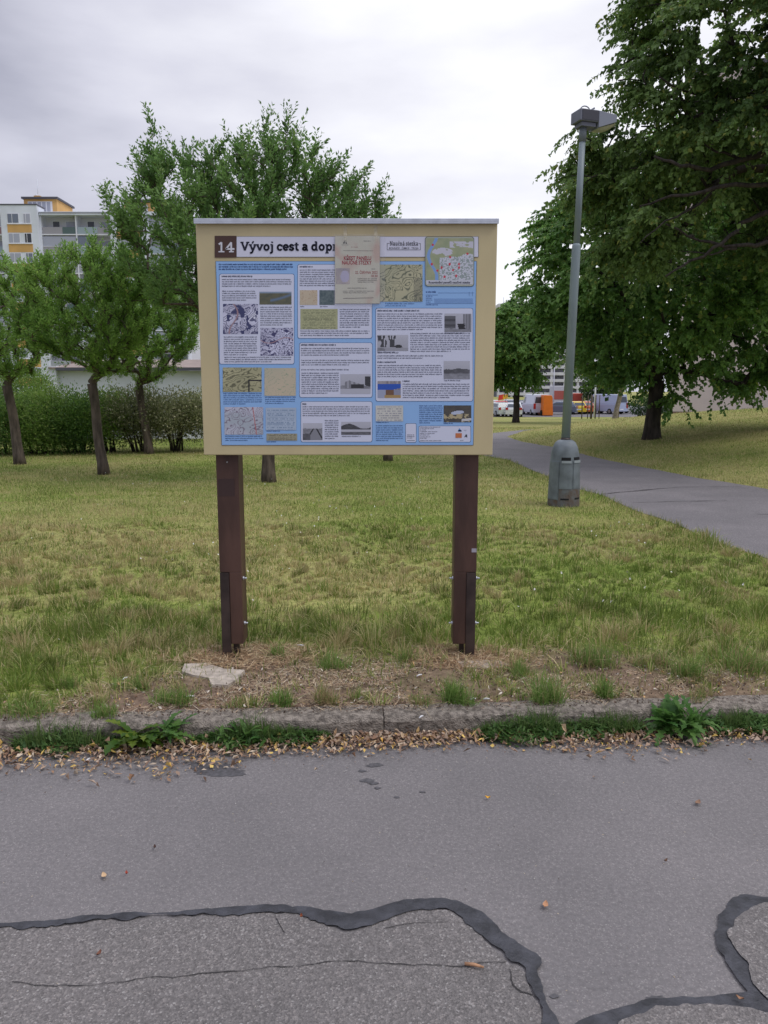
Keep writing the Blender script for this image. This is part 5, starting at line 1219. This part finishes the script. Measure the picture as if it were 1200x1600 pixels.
# ---------------------------------------------------------------- hedge shrubs on the left
def shrub(px, Y, wpx, top_px, pal, label, seed, n0=5200, leafl=.06, stems=True, low=.25, dens=1, ry=.8):
    X, zt_ = at(px, top_px, Y); rx = wpx*.5*Y/F; h = zt_-.1; r = np.random.default_rng(seed)
    n = int(n0*2.3); root = empty('hedge_shrub', (X, Y, .1), label, 'shrub', 'shrubs of the hedge behind the lawn')
    nc = int(80*dens); c0 = []
    while len(c0) < nc:
        p = r.uniform(-1, 1, 3); q = abs(p[0])**2.6+abs(p[1])**2.2+abs(p[2])**3
        if q > 1 or q < .25*r.random(): continue
        c0.append((X+p[0]*rx, Y+p[1]*ry, .1+h*(low+(1-low)*(p[2]*.5+.5))))
    c0 = np.array(c0); per = n//nc; idx = np.repeat(np.arange(nc), per); m = nc*per
    g = r.normal(size=(m,3))*np.array([.16,.16,.15]); P = c0[idx]+g; P[:, 2] = np.maximum(P[:, 2], .13)
    D = unit(g+np.array([0,0,.12])+r.normal(size=(m,3))*.1); Nn = unit(r.normal(size=(m,3))*.7+np.array([0,-.3,.9]))
    L_ = leafl*r.uniform(.6,1.3,m); tb = r.random(nc)[idx][:, None]; hz_ = np.clip((P[:, 2:3]-.1)/h, 0, 1)
    pal_ = np.array(pal); c = pal_[0]*(1-tb)+pal_[1]*tb; c = np.where((r.random((m,1)) < .12), pal_[2], c)*(1+r.normal(size=(m,1))*.2).clip(.5,1.6)
    leaf_mesh('foliage', P, D, Nn, L_, L_*.5, c, root)
    mb = MB()
    for i in range(9):
        a = r.uniform(0, 6.28); x1 = X+r.uniform(-.8,.8)*rx; mb.tube([(X+(x1-X)*.45+r.uniform(-.08,.08), Y+r.uniform(-.2,.2), .05), (X+(x1-X)*.7, Y+r.uniform(-.3,.3), .1+h*.4), (x1, Y+r.uniform(-.4,.4), .1+h*.85)], [.028,.02,.008], 5)
    mb.build('stems', BARK2, root); return root
HG = [(.070,.155,.034), (.125,.235,.048), (.19,.30,.07)]; HG2 = [(.13,.235,.042), (.20,.31,.062), (.30,.38,.11)]; HV = [(.17,.21,.085), (.30,.31,.16), (.60,.57,.40)]
shrub(-110, 18.3, 130, 606, HG, 'dark green hedge shrub beyond the left edge of the picture', 50, 5200, low=.05)
shrub(-18, 18.3, 120, 612, HG, 'dark green hedge shrub behind the leaning tree at the far left', 51, 6500, low=.05)
shrub(66, 18.5, 110, 616, HG2, 'bright green hedge shrub between the two left tree trunks', 52, 7500, low=.05)
shrub(118, 18.6, 80, 622, HG, 'green hedge shrub just left of the front orchard tree trunk', 53, 5200, low=.12)
shrub(166, 18.9, 66, 620, HG2, 'yellow green hedge shrub directly behind the front orchard tree', 54, 4200, low=.25)
shrub(212, 19.0, 78, 618, HV, 'pale cream speckled hedge shrub between the front tree and the tree nearest the board', 55, 5600, low=.28)
shrub(268, 19.1, 70, 620, HV, 'pale speckled hedge shrub with bare stems just left of the board', 56, 4600, low=.32)
shrub(330, 19.2, 76, 618, HV, 'speckled hedge shrub half hidden by the left edge of the board', 57, 4400, low=.32)
shrub(40, 21.8, 70, 580, HG2, 'taller yellow green bush rising behind the hedge left of the white building', 58, 3800, low=.4)

# ================================================================ BUILDINGS
def mm(name, c, **k): return mat(name, c, **k)
WHITE = mm('white_render', (.76,.78,.84), rough=.9, nscale=.8, namt=.07)
PALE = mm('pale_blue_render', (.72,.76,.83), rough=.9, nscale=.5, namt=.06)
ORANGE = mm('ochre_render', (.66,.40,.15), rough=.9, nscale=.6, namt=.08)
GLASS = mm('window_glass', (.16,.19,.25), rough=.12, spec=.8)
GLASSW = mm('curtained_glass', (.40,.42,.50), rough=.25, spec=.6)
GLASSD = mm('dark_glass', (.03,.035,.045), rough=.15, spec=.7)
FRAME = mm('window_frame', (.78,.79,.83), rough=.6)
ROOFD = mm('dark_coping', (.10,.10,.12), rough=.7)
# low white outbuilding behind the hedge
Y = 24.0
x0, zr = at(72, 573, Y); x1, _ = at(440, 573, Y)
ob = empty('white_outbuilding', ((x0+x1)/2, Y+2, .1), 'low white rendered building with a dark gutter behind the hedge', 'building')
mb = MB(); mb.box(x0+.30, x1, Y+.12, Y+4, -.1, zr-.12); mb.build('wall', WHITE, ob)
mb = MB(); mb.box(x0, x0+.32, Y-.05, Y+4.02, -.1, zr+.02); mb.build('end_pier', WHITE, ob)
mb = MB(); mb.box(x0+.33, x1+.1, Y-.12, Y+.0, zr-.12, zr-.03); mb.build('gutter', ROOFD, ob)
mb = MB(); n = 3
mb.add([(x0+.1,Y-.1,zr-.02),(x1+.15,Y-.1,zr-.02),(x1+.15,Y+4.2,zr+.38),(x0+.1,Y+4.2,zr+.38),(x0+.1,Y-.1,zr-.06),(x1+.15,Y-.1,zr-.06),(x1+.15,Y+4.2,zr+.33),(x0+.1,Y+4.2,zr+.33)], [(0,1,2,3),(4,7,6,5),(0,4,5,1),(2,6,7,3),(1,5,6,2),(0,3,7,4)])
mb.build('roof', mm('worn_tiles', (.30,.24,.21), rough=.9, nscale=3, namt=.3, stretch=(1,4,1)), ob)

# apartment block in the background on the left
YA = 120.0
apt = empty('apartment_block', (-45, YA+6, 0), 'white and ochre apartment block with loggias and roof machine rooms, far left', 'building')
def X_(px, z=27): 
    # pixel column at roof level
    return at(px, 330, YA)[0]
_, ZR = at(100, 333, YA); _, ZW = at(30, 323, YA); FH = 2.8
xs_all = {'l0': X_(-52), 'w0': X_(5), 'a': X_(62), 'b': X_(118), 'c': X_(174), 'd': X_(230), 'e': X_(286)}
mb = MB(); mb.box(X_(-108), X_(286), YA+1.6, YA+12, -1, ZR-.05); mb.build('core_wall', mm('loggia_wall', (.68,.68,.72), rough=.9), apt)
floors = 9
def winbay(xa, xb, top):
    mb = MB(); mb.box(xa, xb, YA-1.0, YA+1.58, -1, top); w = mb.build('projecting_bay', PALE, apt)
    mb = MB(); mb.box(xa-.05, xb+.05, YA-1.06, YA+1.7, top+.001, top+.18); mb.build('coping', ROOFD, w)
    W_ = xb-xa
    for f in range(floors):
        z1 = top-1.15-f*FH; z0 = z1-1.45
        if z0 < 1: break
        mb = MB(); mb.box(xa+.17*W_, xb-.17*W_, YA-1.03, YA-1.0, z0-1.28, z0-.12); mb.build('ochre_band', ORANGE, apt)
        for i, (a, b) in enumerate(((.18,.50),(.62,.82))):
            wa, wb = xa+a*W_, xa+b*W_
            mb = MB(); mb.box(wa, wb, YA-1.05, YA-1.0, z0, z1); fr = mb.build('window', FRAME, apt)
            mb = MB(); mw = wa+(wb-wa)*(.42 if i == 0 else .34)
            mb.box(wa+.08, mw-.05, YA-1.07, YA-1.051, z0+.1, z1-.08); mb.box(mw+.05, wb-.08, YA-1.07, YA-1.051, z0+.1, z1-.08)
            mb.build('pane', (GLASSD if (f == 1 and i == 1) else (GLASSW if (f+i) % 3 else GLASS)), fr)
        mb = MB(); mb.box(xa+.16*W_, xb-.16*W_, YA-1.12, YA-1.0, z0-.11, z0-.001); mb.build('sill', FRAME, apt)
winbay(xs_all['w0'], xs_all['a'], ZW); winbay(xs_all['c'], xs_all['d'], ZR+.1)
PR = [mm('parapet_white', (.42,.44,.48), rough=.6), mm('parapet_glass', (.34,.42,.46), rough=.25), mm('parapet_red', (.33,.20,.22), rough=.7), mm('parapet_green', (.10,.15,.15), rough=.5), mm('parapet_grey', (.36,.35,.38), rough=.7)]
rr_ = random.Random(5)
def loggia(xa, xb, top, pat):
    for f in range(floors):
        zc = top-.15-f*FH; zf = zc-FH+.15
        if zf < 0: break
        mb = MB(); mb.box(xa+.05, xb-.05, YA-.15, YA+1.58, zf-.12, zf+.05); sl = mb.build('balcony_slab', FRAME, apt)
        # glazed balcony or open with parapet
        W_ = xb-xa; style = pat[f % len(pat)]
        mb = MB(); mb.box(xa+.15, xa+W_*.6, YA-.10, YA-.04, zf+.06, zf+1.05); mb.build('parapet', PR[style[0]], sl)
        mb = MB(); mb.box(xa+W_*.6+.02, xb-.15, YA-.10, YA-.04, zf+.06, zf+1.05); mb.build('parapet', PR[style[1]], sl)
        if style[2]: mb = MB(); mb.box(xa+.15, xb-.15 if style[2] == 1 else xa+W_*.42, YA-.07, YA-.045, zf+1.12, zc-.12); mb.build('balcony_glazing', GLASSW if style[2] == 1 else GLASS, sl); mb = MB(); mb.box(xa+.12, xb-.12, YA-.13, YA-.02, zf+1.05, zf+1.12); mb.build('handrail', FRAME, sl)
        for a, b, g in ((.20,.42,GLASSD),(.58,.92,GLASSW)):
            mb = MB(); mb.box(xa+a*W_, xa+b*W_, YA+1.53, YA+1.6, zf+.7, zf+2.25); w = mb.build('window', FRAME, apt)
            mb = MB(); mb.box(xa+a*W_+.09, xa+b*W_-.09, YA+1.51, YA+1.529, zf+.8, zf+2.15); mb.build('pane', g, w)
    mb = MB(); mb.box(xa-.1, xa+.1, YA-.16, YA+1.6, -1, top-.1); mb.box(xb-.1, xb+.099, YA-.17, YA+1.6, -1, top-.1); mb.build('fin_wall', WHITE, apt)
loggia(xs_all['a']+.1, xs_all['b'], ZR-.25, ((4,3,0),(4,4,1),(1,0,1),(0,2,0)))
loggia(xs_all['b'], xs_all['c']-.1, ZR-.25, ((1,4,0),(1,0,2),(0,4,1),(3,0,0)))
loggia(xs_all['l0'], xs_all['w0']-.1, ZR-.25, ((2,2,1),(3,1,0),(0,0,1)))
loggia(xs_all['d']+.1, xs_all['e'], ZR-.25, ((0,0,1),(1,3,0)))
mb = MB(); mb.box(xs_all['a']+.06, xs_all['c']-.06, YA-.5, YA+12.3, ZR-.36, ZR+.12); mb.box(xs_all['d']+.06, xs_all['e']+.3, YA-.5, YA+12.3, ZR-.36, ZR+.12); mb.box(X_(-108), xs_all['w0']-.06, YA-.5, YA+12.3, ZR-.36, ZR+.12); mb.build('flat_roof', PALE, apt)
mb = MB(); mb.box(xs_all['a'], xs_all['c'], YA-.56, YA-.501, ZR-.1, ZR-.02); mb.build('roof_edge', ROOFD, apt)
def penthouse(pa, pb, ptop):
    ya = YA+2.5; xa = at(pa, 320, ya)[0]; xb = at(pb, 320, ya)[0]; zt_ = at(pa, ptop, ya)[1]
    mb = MB(); mb.box(xa, xb, ya, ya+6, ZR+.13, zt_); ph = mb.build('machine_room', ORANGE, apt)
    mb = MB(); mb.box(xa-.25, xb+.25, ya-.3, ya+6.3, zt_+.001, zt_+.28); mb.build('machine_room_roof', ROOFD, ph)
    mb = MB(); mb.box(xa+.6, xb-.7, ya-.04, ya, ZR+.35, zt_-.35); mb.build('strip_window', FRAME, ph)
    n = 5; W_ = (xb-xa-1.5)/n; mb = MB()
    for i in range(n): mb.box(xa+.7+i*W_, xa+.6+(i+.86)*W_, ya-.06, ya-.041, ZR+.42, zt_-.45)
    mb.build('strip_panes', GLASSW, ph)
    return xa, xb, zt_
xa, xb, zt_ = penthouse(37.5, 89, 311); penthouse(194, 238, 316)
mb = MB(); mb.box(xa+.9, xa+1.9, YA+4, YA+5, zt_+.29, zt_+.85); mb.build('vent_box', ORANGE, apt)
mb = MB(); ax = at(56.5, 300, YA+4)[0]; mb.tube([(ax,YA+4.6,zt_+.2),(ax,YA+4.6,zt_+3.4)], .05, 6); mb.tube([(ax-.3,YA+4.5,zt_+.9),(ax+.25,YA+4.4,zt_+1.0)], [.3,.02], 10); mb.build('antenna', PALE, apt)

# beige building behind the bank on the right
YG = 36.0; xg, _ = at(1044, 640, YG)
BEI = mm('beige_panels', (.66,.57,.55), rough=.9, nscale=.7, namt=.07)
bei = empty('beige_building', (xg+12, YG+6, 0), 'tall blank beige gable wall behind the grassy bank at the right', 'building')
mb = MB(); z = .62
PW = 3.6; k = 0
mb.box(xg, xg+30, YG+.06, YG+12, -1, 15.2); mb.build('wall_joints', mm('joint_grey', (.33,.29,.28), rough=.9), bei)
mb = MB(); zz = z
while zz < 15:
    for i in range(9):
        xa = xg+i*PW-.0; mb.box(xa+.015-(PW*.0), min(xg+30, xa+PW-.015), YG, YG+.059, zz+.012, min(15.1, zz+2.79))
    zz += 2.8
mb.build('panels', BEI, bei)
mb = MB(); mb.box(xg+.02, xg+30, YG+.01, YG+.058, -1, z-.005); mb.build('plinth', mm('plinth', (.22,.14,.12), rough=.9, nscale=2, namt=.15), bei)
mb = MB(); mb.box(xg-.1, xg+30.1, YG-.08, YG+12.1, 15.201, 15.4); mb.build('roof_edge', ROOFD, bei)
bei.location = (xg, YG, 0)
for c_ in list(bpy.data.objects):
    if c_.parent == bei: c_.data.transform(Matrix.Translation(Vector((12, 6, 0))))
bei.rotation_euler.z = R(-21)

# long white tower slab far away on the right
YS = 330.0
tw = empty('tower_block', (at(850,600,YS)[0], YS+8, -1), 'distant tall white apartment tower with rows of balconies behind the car park', 'building')
xa = at(776.5, 600, YS)[0]; xb = at(926, 600, YS)[0]; _, zr = at(790, 480, YS)
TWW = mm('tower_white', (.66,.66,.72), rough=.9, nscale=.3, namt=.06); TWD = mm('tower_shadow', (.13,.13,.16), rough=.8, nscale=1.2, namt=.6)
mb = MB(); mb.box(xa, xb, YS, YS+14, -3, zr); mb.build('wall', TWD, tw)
mb = MB(); mb.box(xa-.4, xb+.4, YS-1.6, YS+14.3, zr+.01, zr+1.3); mb.build('roof', TWW, tw)
f = 0; zz = zr-2.8
while zz > -2:
    mb = MB(); mb.box(xa+.2, xb-.2, YS-1.4, YS-.01, zz, zz+1.25); mb.build('balcony_row', TWW, tw); zz -= 2.8
mb = MB(); i = 0; x = xa
while x < xb: mb.box(x, x+.9, YS-1.2, YS-.02, -3, zr); x += 5.6
mb.build('dividing_walls', TWW, tw)
mb = MB()
for x in (xa+2.6, xa+6): mb.tube([(x,YS+4,zr+1.2),(x,YS+4,zr+4.5)], .15, 5)
mb.build('antenna', PALE, tw)

# ================================================================ CAR PARK
mb = MB(); mb.add([(-30,80.5,-1.138),(70,80.5,-1.138),(70,135,-1.138),(-30,135,-1.138)], [(0,1,2,3)]); tag(mb.build('car_park', asphalt('lot', .15,.3,20,.1,.1)), kind='structure')
TYRE = mm('tyre', (.02,.02,.02), rough=.9); CG = mm('car_glass', (.05,.065,.085), rough=.1, spec=.8); RL = mm('tail_light', (.45,.02,.02), rough=.3); CHR = mm('hub', (.35,.36,.38), rough=.35, metal=.6)
def car_proto(kind):
    root = empty('parked_car' if kind == 'car' else 'parked_van', (0,0,0))
    if kind == 'car': L_, Wd, prof, roof = 4.2, 1.75, [(-2.1,.25),(-2.1,.75),(-2.03,.95),(-1.1,1.0),(1.75,1.0),(2.05,.9),(2.1,.6),(2.1,.25)], [(-1.95,.95),(-1.55,1.42),(.2,1.46),(1.05,1.0)]
    else: L_, Wd, prof, roof = 5.2, 1.95, [(-2.6,.3),(-2.6,1.15),(2.2,1.15),(2.55,.95),(2.6,.6),(2.6,.3)], [(-2.58,1.15),(-2.52,2.25),(1.35,2.3),(2.15,1.15)]
    # profile: -x is the rear; car faces +x
    mb = MB()
    def extr(pr, w0, w1):
        n = len(pr); zs = [p[1] for p in pr]; lo, hi = min(zs), max(zs)
        vs = []
        for s in (-1, 1):
            for x, z in pr: k = (z-lo)/(hi-lo+1e-6); vs.append((x, s*(w0+(w1-w0)*k)*.5, z))
        fs = [tuple(range(n)), tuple(range(n, 2*n))[::-1]]+[(i, i+n, (i+1)%n+n, (i+1)%n) for i in range(n)]; mb.add(vs, fs)
    extr(prof, Wd*.98, Wd); extr(roof, Wd*.97, Wd*.78)
    paint = mm('car_paint', (.6,.6,.6), rough=.25, spec=.6)
    b = mb.build('body', paint, root, bevel=.05)
    mb = MB(); (ax_, az), (bx_, bz), (cx_, cz), (dx_, dz) = roof
    def gl(p, q, s0, s1, off):
        pass
    e = .012; zlo = az+.04; zhi = bz-.10
    def xr(z): return ax_+(bx_-ax_)*(z-az)/(bz-az)
    def xf(z): return dx_+(cx_-dx_)*(z-dz)/(cz-dz)
    def hw(z): return (Wd*.97+(Wd*.78-Wd*.97)*(z-az)/(cz-az))*.5
    if kind == 'van': zlo = 1.35; zhi = 2.0
    mb.add([(xr(zlo)-e,-hw(zlo)+.12,zlo),(xr(zlo)-e,hw(zlo)-.12,zlo),(xr(zhi)-e,hw(zhi)-.12,zhi),(xr(zhi)-e,-hw(zhi)+.12,zhi)], [(0,3,2,1)])
    mb.add([(xf(zlo)+e,-hw(zlo)+.1,zlo),(xf(zlo)+e,hw(zlo)-.1,zlo),(xf(zhi)+e,hw(zhi)-.1,zhi),(xf(zhi)+e,-hw(zhi)+.1,zhi)], [(0,1,2,3)])
    xs0 = .9 if kind == 'van' else xr(zlo)+.3
    for s in (-1, 1): mb.add([(xs0, s*(hw(zlo)+e), zlo), (xf(zlo)-.2, s*(hw(zlo)+e), zlo), (xf(zhi)-.12, s*(hw(zhi)+e), zhi), (max(xs0, xr(zhi)+.25), s*(hw(zhi)+e), zhi)], [(0,1,2,3)])
    mb.build('windows', CG, root)
    for sx in (-1, 1):
        for sy in (-1, 1):
            wx = sx*L_*.31; mb = MB(); mb.tube([(wx, sy*(Wd*.5-.18), .32), (wx, sy*(Wd*.5+.01), .32)], .32, 16, smooth=False); w = mb.build('wheel', TYRE, root)
            mb = MB(); mb.tube([(wx, sy*(Wd*.5+.005), .32), (wx, sy*(Wd*.5+.02), .32)], .19, 12, smooth=False); mb.build('rim', CHR, w)
    for sy in (-1, 1):
        mb = MB(); h_ = .12 if kind == 'car' else .3; mb.obox((-L_*.5-.003, sy*(Wd*.5-.16), .85 if kind == 'car' else 1.0), (.02,0,0), (0,.13,0), (0,0,h_)); mb.build('tail_light', RL, root)
        mb = MB(); mb.obox((L_*.5-.03, sy*(Wd*.5-.25), .72), (.04,0,0), (0,.2,0), (0,0,.09)); mb.build('headlight', mm('lamp_glass_clear', (.6,.6,.6), rough=.2) if sy == -1 and kind == 'car' else bpy.data.materials['lamp_glass_clear'], root)
    mb = MB(); mb.obox((-L_*.5-.004, 0, .55), (.012,0,0), (0,.26,0), (0,0,.06)); mb.build('number_plate', FRAME, root)
    return root
def kids(o): return [c for c in bpy.data.objects if c.parent == o]
def ctree(o, parent=None):
    c = o.copy(); col.objects.link(c); c.parent = parent
    for k_ in kids_of[o.name]: ctree(k_, c)
    return c
protos = {k: car_proto(k) for k in ('car', 'van')}
kids_of = {}
for o in bpy.data.objects: kids_of.setdefault(o.name, [])
for o in bpy.data.objects:
    if o.parent: kids_of[o.parent.name].append(o)
paints = {}
used = {'car': False, 'van': False}
def park(kind, px, Y, rot, colr, label, scale=1):
    o = protos[kind] if not used[kind] else ctree(protos[kind]); used[kind] = True
    X = at(px, 645, Y)[0]; o.location = (X, Y, -1.135 if Y > 80 else float(zt(X, Y))); o.rotation_euler = (0, 0, R(rot)); o.scale = (scale,)*3
    tag(o, label, 'van' if kind == 'van' else 'car', 'cars parked beyond the lawn' if kind == 'car' else 'vans parked beyond the lawn')
    if colr not in paints: paints[colr] = mm('paint', colr, rough=.25, spec=.6)
    for c in bpy.data.objects:
        if c.parent == o and c.name.startswith('body'): c.material_slots[0].link = 'OBJECT'; c.material_slots[0].material = paints[colr]
    return o
W_C = (.66,.68,.72)
allc = [('car', 803, 82.5, 80, W_C, 'white hatchback behind the trunk of the smaller linden'),
 ('car', 781, 83, 100, (.50,.55,.55), 'pale silver car at the left end of the car park, nearest the lawn'),
 ('car', 764, 86, 95, (.62,.63,.66), 'light grey car half behind the right edge of the board'),
 ('car', 781, 97, 88, (.50,.07,.06), 'red car in the second row just right of the board'),
 ('car', 818, 104, 20, (.04,.055,.10), 'dark blue car behind the white hatchback'),
 ('car', 828, 93, 55, (.60,.60,.64), 'white car seen at an angle between the hatchback and the white van'),
 ('van', 836, 88, 95, (.58,.61,.72), 'white van seen from behind left of the orange box van'),
 ('car', 873, 90, 160, (.14,.18,.26), 'blue grey car between the orange van and the lamp'),
 ('car', 900, 92, 85, (.75,.55,.04), 'yellow car right of the lamp pole'),
 ('car', 910.5, 93, 90, (.60,.16,.06), 'orange red car behind the stakes'),
 ('car', 923, 96, 84, (.42,.44,.48), 'silver car behind the thick stake'),
 ('van', 946, 92, 118, (.42,.48,.66), 'light blue van seen from the side left of the pale barked tree'),
 ('car', 971, 94, 20, (.60,.62,.66), 'white car right of the pale barked tree'),
 ('car', 795, 112, 90, (.45,.46,.5), 'grey car in the back row left'),
 ('car', 885, 118, 95, (.55,.56,.6), 'pale car in the back row behind the banner truck'),
 ('car', 938, 112, 90, (.5,.5,.54), 'silver car in the back row behind the light blue van'),
 ('car', 770, 104, 80, (.62,.64,.68), 'white car in the second row nearest the board')]
for a in allc: park(*a)
# orange box van: cab and box
X = at(856, 645, 84)[0]
ov = empty('box_van', (X, 84, -1.135), 'bright orange box van standing upright beside the white van', 'van')
ORG = mm('orange_paint', (.80,.20,.02), rough=.5, nscale=2, namt=.06)
mb = MB(); P_ = [(-.55,0),(.60,0),(.50,1.9),(.38,2.15),(-.5,2.2)]
vs = [(X+a*.95, 84+y, -1.135+.05+b) for y in (0, 4.2) for a, b in P_]; n = 5; mb.add(vs, [tuple(range(n)), tuple(range(n, 2*n))[::-1]]+[(i, i+n, (i+1)%n+n, (i+1)%n) for i in range(n)]); mb.build('body', ORG, ov, bevel=.04)
mb = MB()
for y in (84.7, 87.2): mb.tube([(X-.66,y,-.83),(X-.5,y,-.83)], .3, 14, smooth=False); mb.tube([(X+.5,y,-.83),(X+.66,y,-.83)], .3, 14, smooth=False)
mb.build('wheels', TYRE, ov)
# long delivery truck in red and white behind the cars
Y = 108; xa = at(863, 640, Y)[0]; xb = at(912, 640, Y)[0]
tk = empty('delivery_truck', ((xa+xb)/2, Y+1, -1.135), 'long truck with a white roof and red side panels behind the yellow car', 'truck')
mb = MB(); mb.box(xa, xb-1.6, Y, Y+2.3, -.5, 2.2); mb.build('box_body', mm('truck_white', (.62,.62,.65), rough=.5), tk, bevel=.05)
mb = MB(); mb.box(xa+.15, xb-1.75, Y-.03, Y-.001, .35, 1.55); mb.build('red_panel', mm('truck_red', (.50,.13,.10), rough=.5), tk)
mb = MB(); mb.box(xb-1.55, xb, Y+.05, Y+2.25, -.6, 1.2); mb.build('cab', mm('truck_cab', (.55,.10,.07), rough=.4), tk, bevel=.1)
mb = MB()
for x in (xa+1, xa+2.1, xb-.9): mb.tube([(x,Y-.02,-.7),(x,Y+.25,-.7)], .42, 14, smooth=False)
mb.build('wheels', TYRE, tk)
# flags on a short pole
X, z = at(788, 620, 84); fl = empty('pennants', (X, 84, -1.135), 'small red and yellow flags on a pole left of the smaller linden trunk', 'flag')
mb = MB(); mb.tube([(X,84,-1.135),(X+.3,84,z+.9)], .03, 6); mb.build('pole', STK, fl)
mb = MB(); mb.obox((X-.35,84,z-.05), (.28,0,.05), (0,.015,0), (.05,0,.28), color=(.65,.05,.03)); mb.obox((X+.1,84,z+.0), (.25,0,.08), (0,.016,0), (.0,0,.22), color=(.85,.42,.03)); mb.obox((X+.62,84,z+.75), (.25,0,.0), (0,.015,0), (.04,0,.2), color=(.65,.22,.15)); mb.build('flag_cloth', VC, fl)
# two far street lamps
for px, Y, ht, lab in ((864, 105, 9, 'distant white lamp mast standing in front of the tower block'), (929, 75, 5.2, 'distant grey lamp with a side arm above the stakes')):
    X, _ = at(px, 640, Y); zb_ = -1.135 if Y > 80 else float(zt(X, Y)); fl = empty('street_lamp', (X, Y, zb_), lab, 'street lamp'); mb = MB(); mb.tube([(X,Y,zb_),(X,Y,zb_+ht)], [.10,.06], 8); mb.build('pole', WHITE, fl)
    mb = MB(); mb.obox((X-.35,Y,zb_+ht), (.45,0,.03), (0,.1,0), (0,0,.06)); mb.build('head', PALE, fl)
# dark bush and greenery beyond the lawn
def far_bush(X, Y, rx, h, pal, label, seed, n=2600, ll=.22, name='bush'):
    r = np.random.default_rng(seed); z0 = float(zt(X, Y)); root = empty(name, (X, Y, z0), label, 'bush')
    d = unit(r.normal(size=(n,3))); q = r.random((n,1))**.4; lob = (.8+.35*fbm(d[:,0]*2+seed, d[:,2]*2+d[:,1], seed, 3))[:, None]
    P = np.array([X, Y, z0+h*.5])+d*q*lob*np.array([rx, rx*.8, h*.52]); P[:, 2] = np.maximum(P[:, 2], z0+.05)
    D = unit(d+r.normal(size=(n,3))*.5); pal_ = np.array(pal); tb = r.random((n,1)); c = (pal_[0]*(1-tb)+pal_[1]*tb)*(1+r.normal(size=(n,1))*.15)
    L_ = ll*r.uniform(.6,1.3,n); leaf_mesh('foliage', P, D, unit(r.normal(size=(n,3))+np.array([0,0,1.])), L_, L_*.6, c, root)
    mb = MB(); mb.tube([(X,Y,z0-.1),(X,Y,z0+h*.6)], [rx*.08,rx*.03], 6); mb.build('stems', BARK2, root)
far_bush(26.3, 76, 2.4, 2.2, [(.03,.07,.03),(.05,.10,.035)], 'dark green bush at the right end of the car park', 3)
far_bush(31, 70, 3.6, 3.6, [(.03,.06,.02),(.055,.10,.03)], 'dark shrubbery behind the large linden trunk', 4, 4500)
far_bush(29.5, 106, 2.6, 5.5, [(.05,.10,.03),(.08,.15,.04)], 'round green tree behind the parked cars near the stakes', 5, 5000, .32, 'far_tree')
far_bush(18.5, 150, 3, 6, [(.05,.10,.03),(.08,.14,.04)], 'distant green tree left of the smaller linden', 6, 3500, .4, 'far_tree')

for o in bpy.data.objects:
    if 'label' in o and len(o['label'].split()) > 16: print('LONG LABEL', o.name, o['label'])
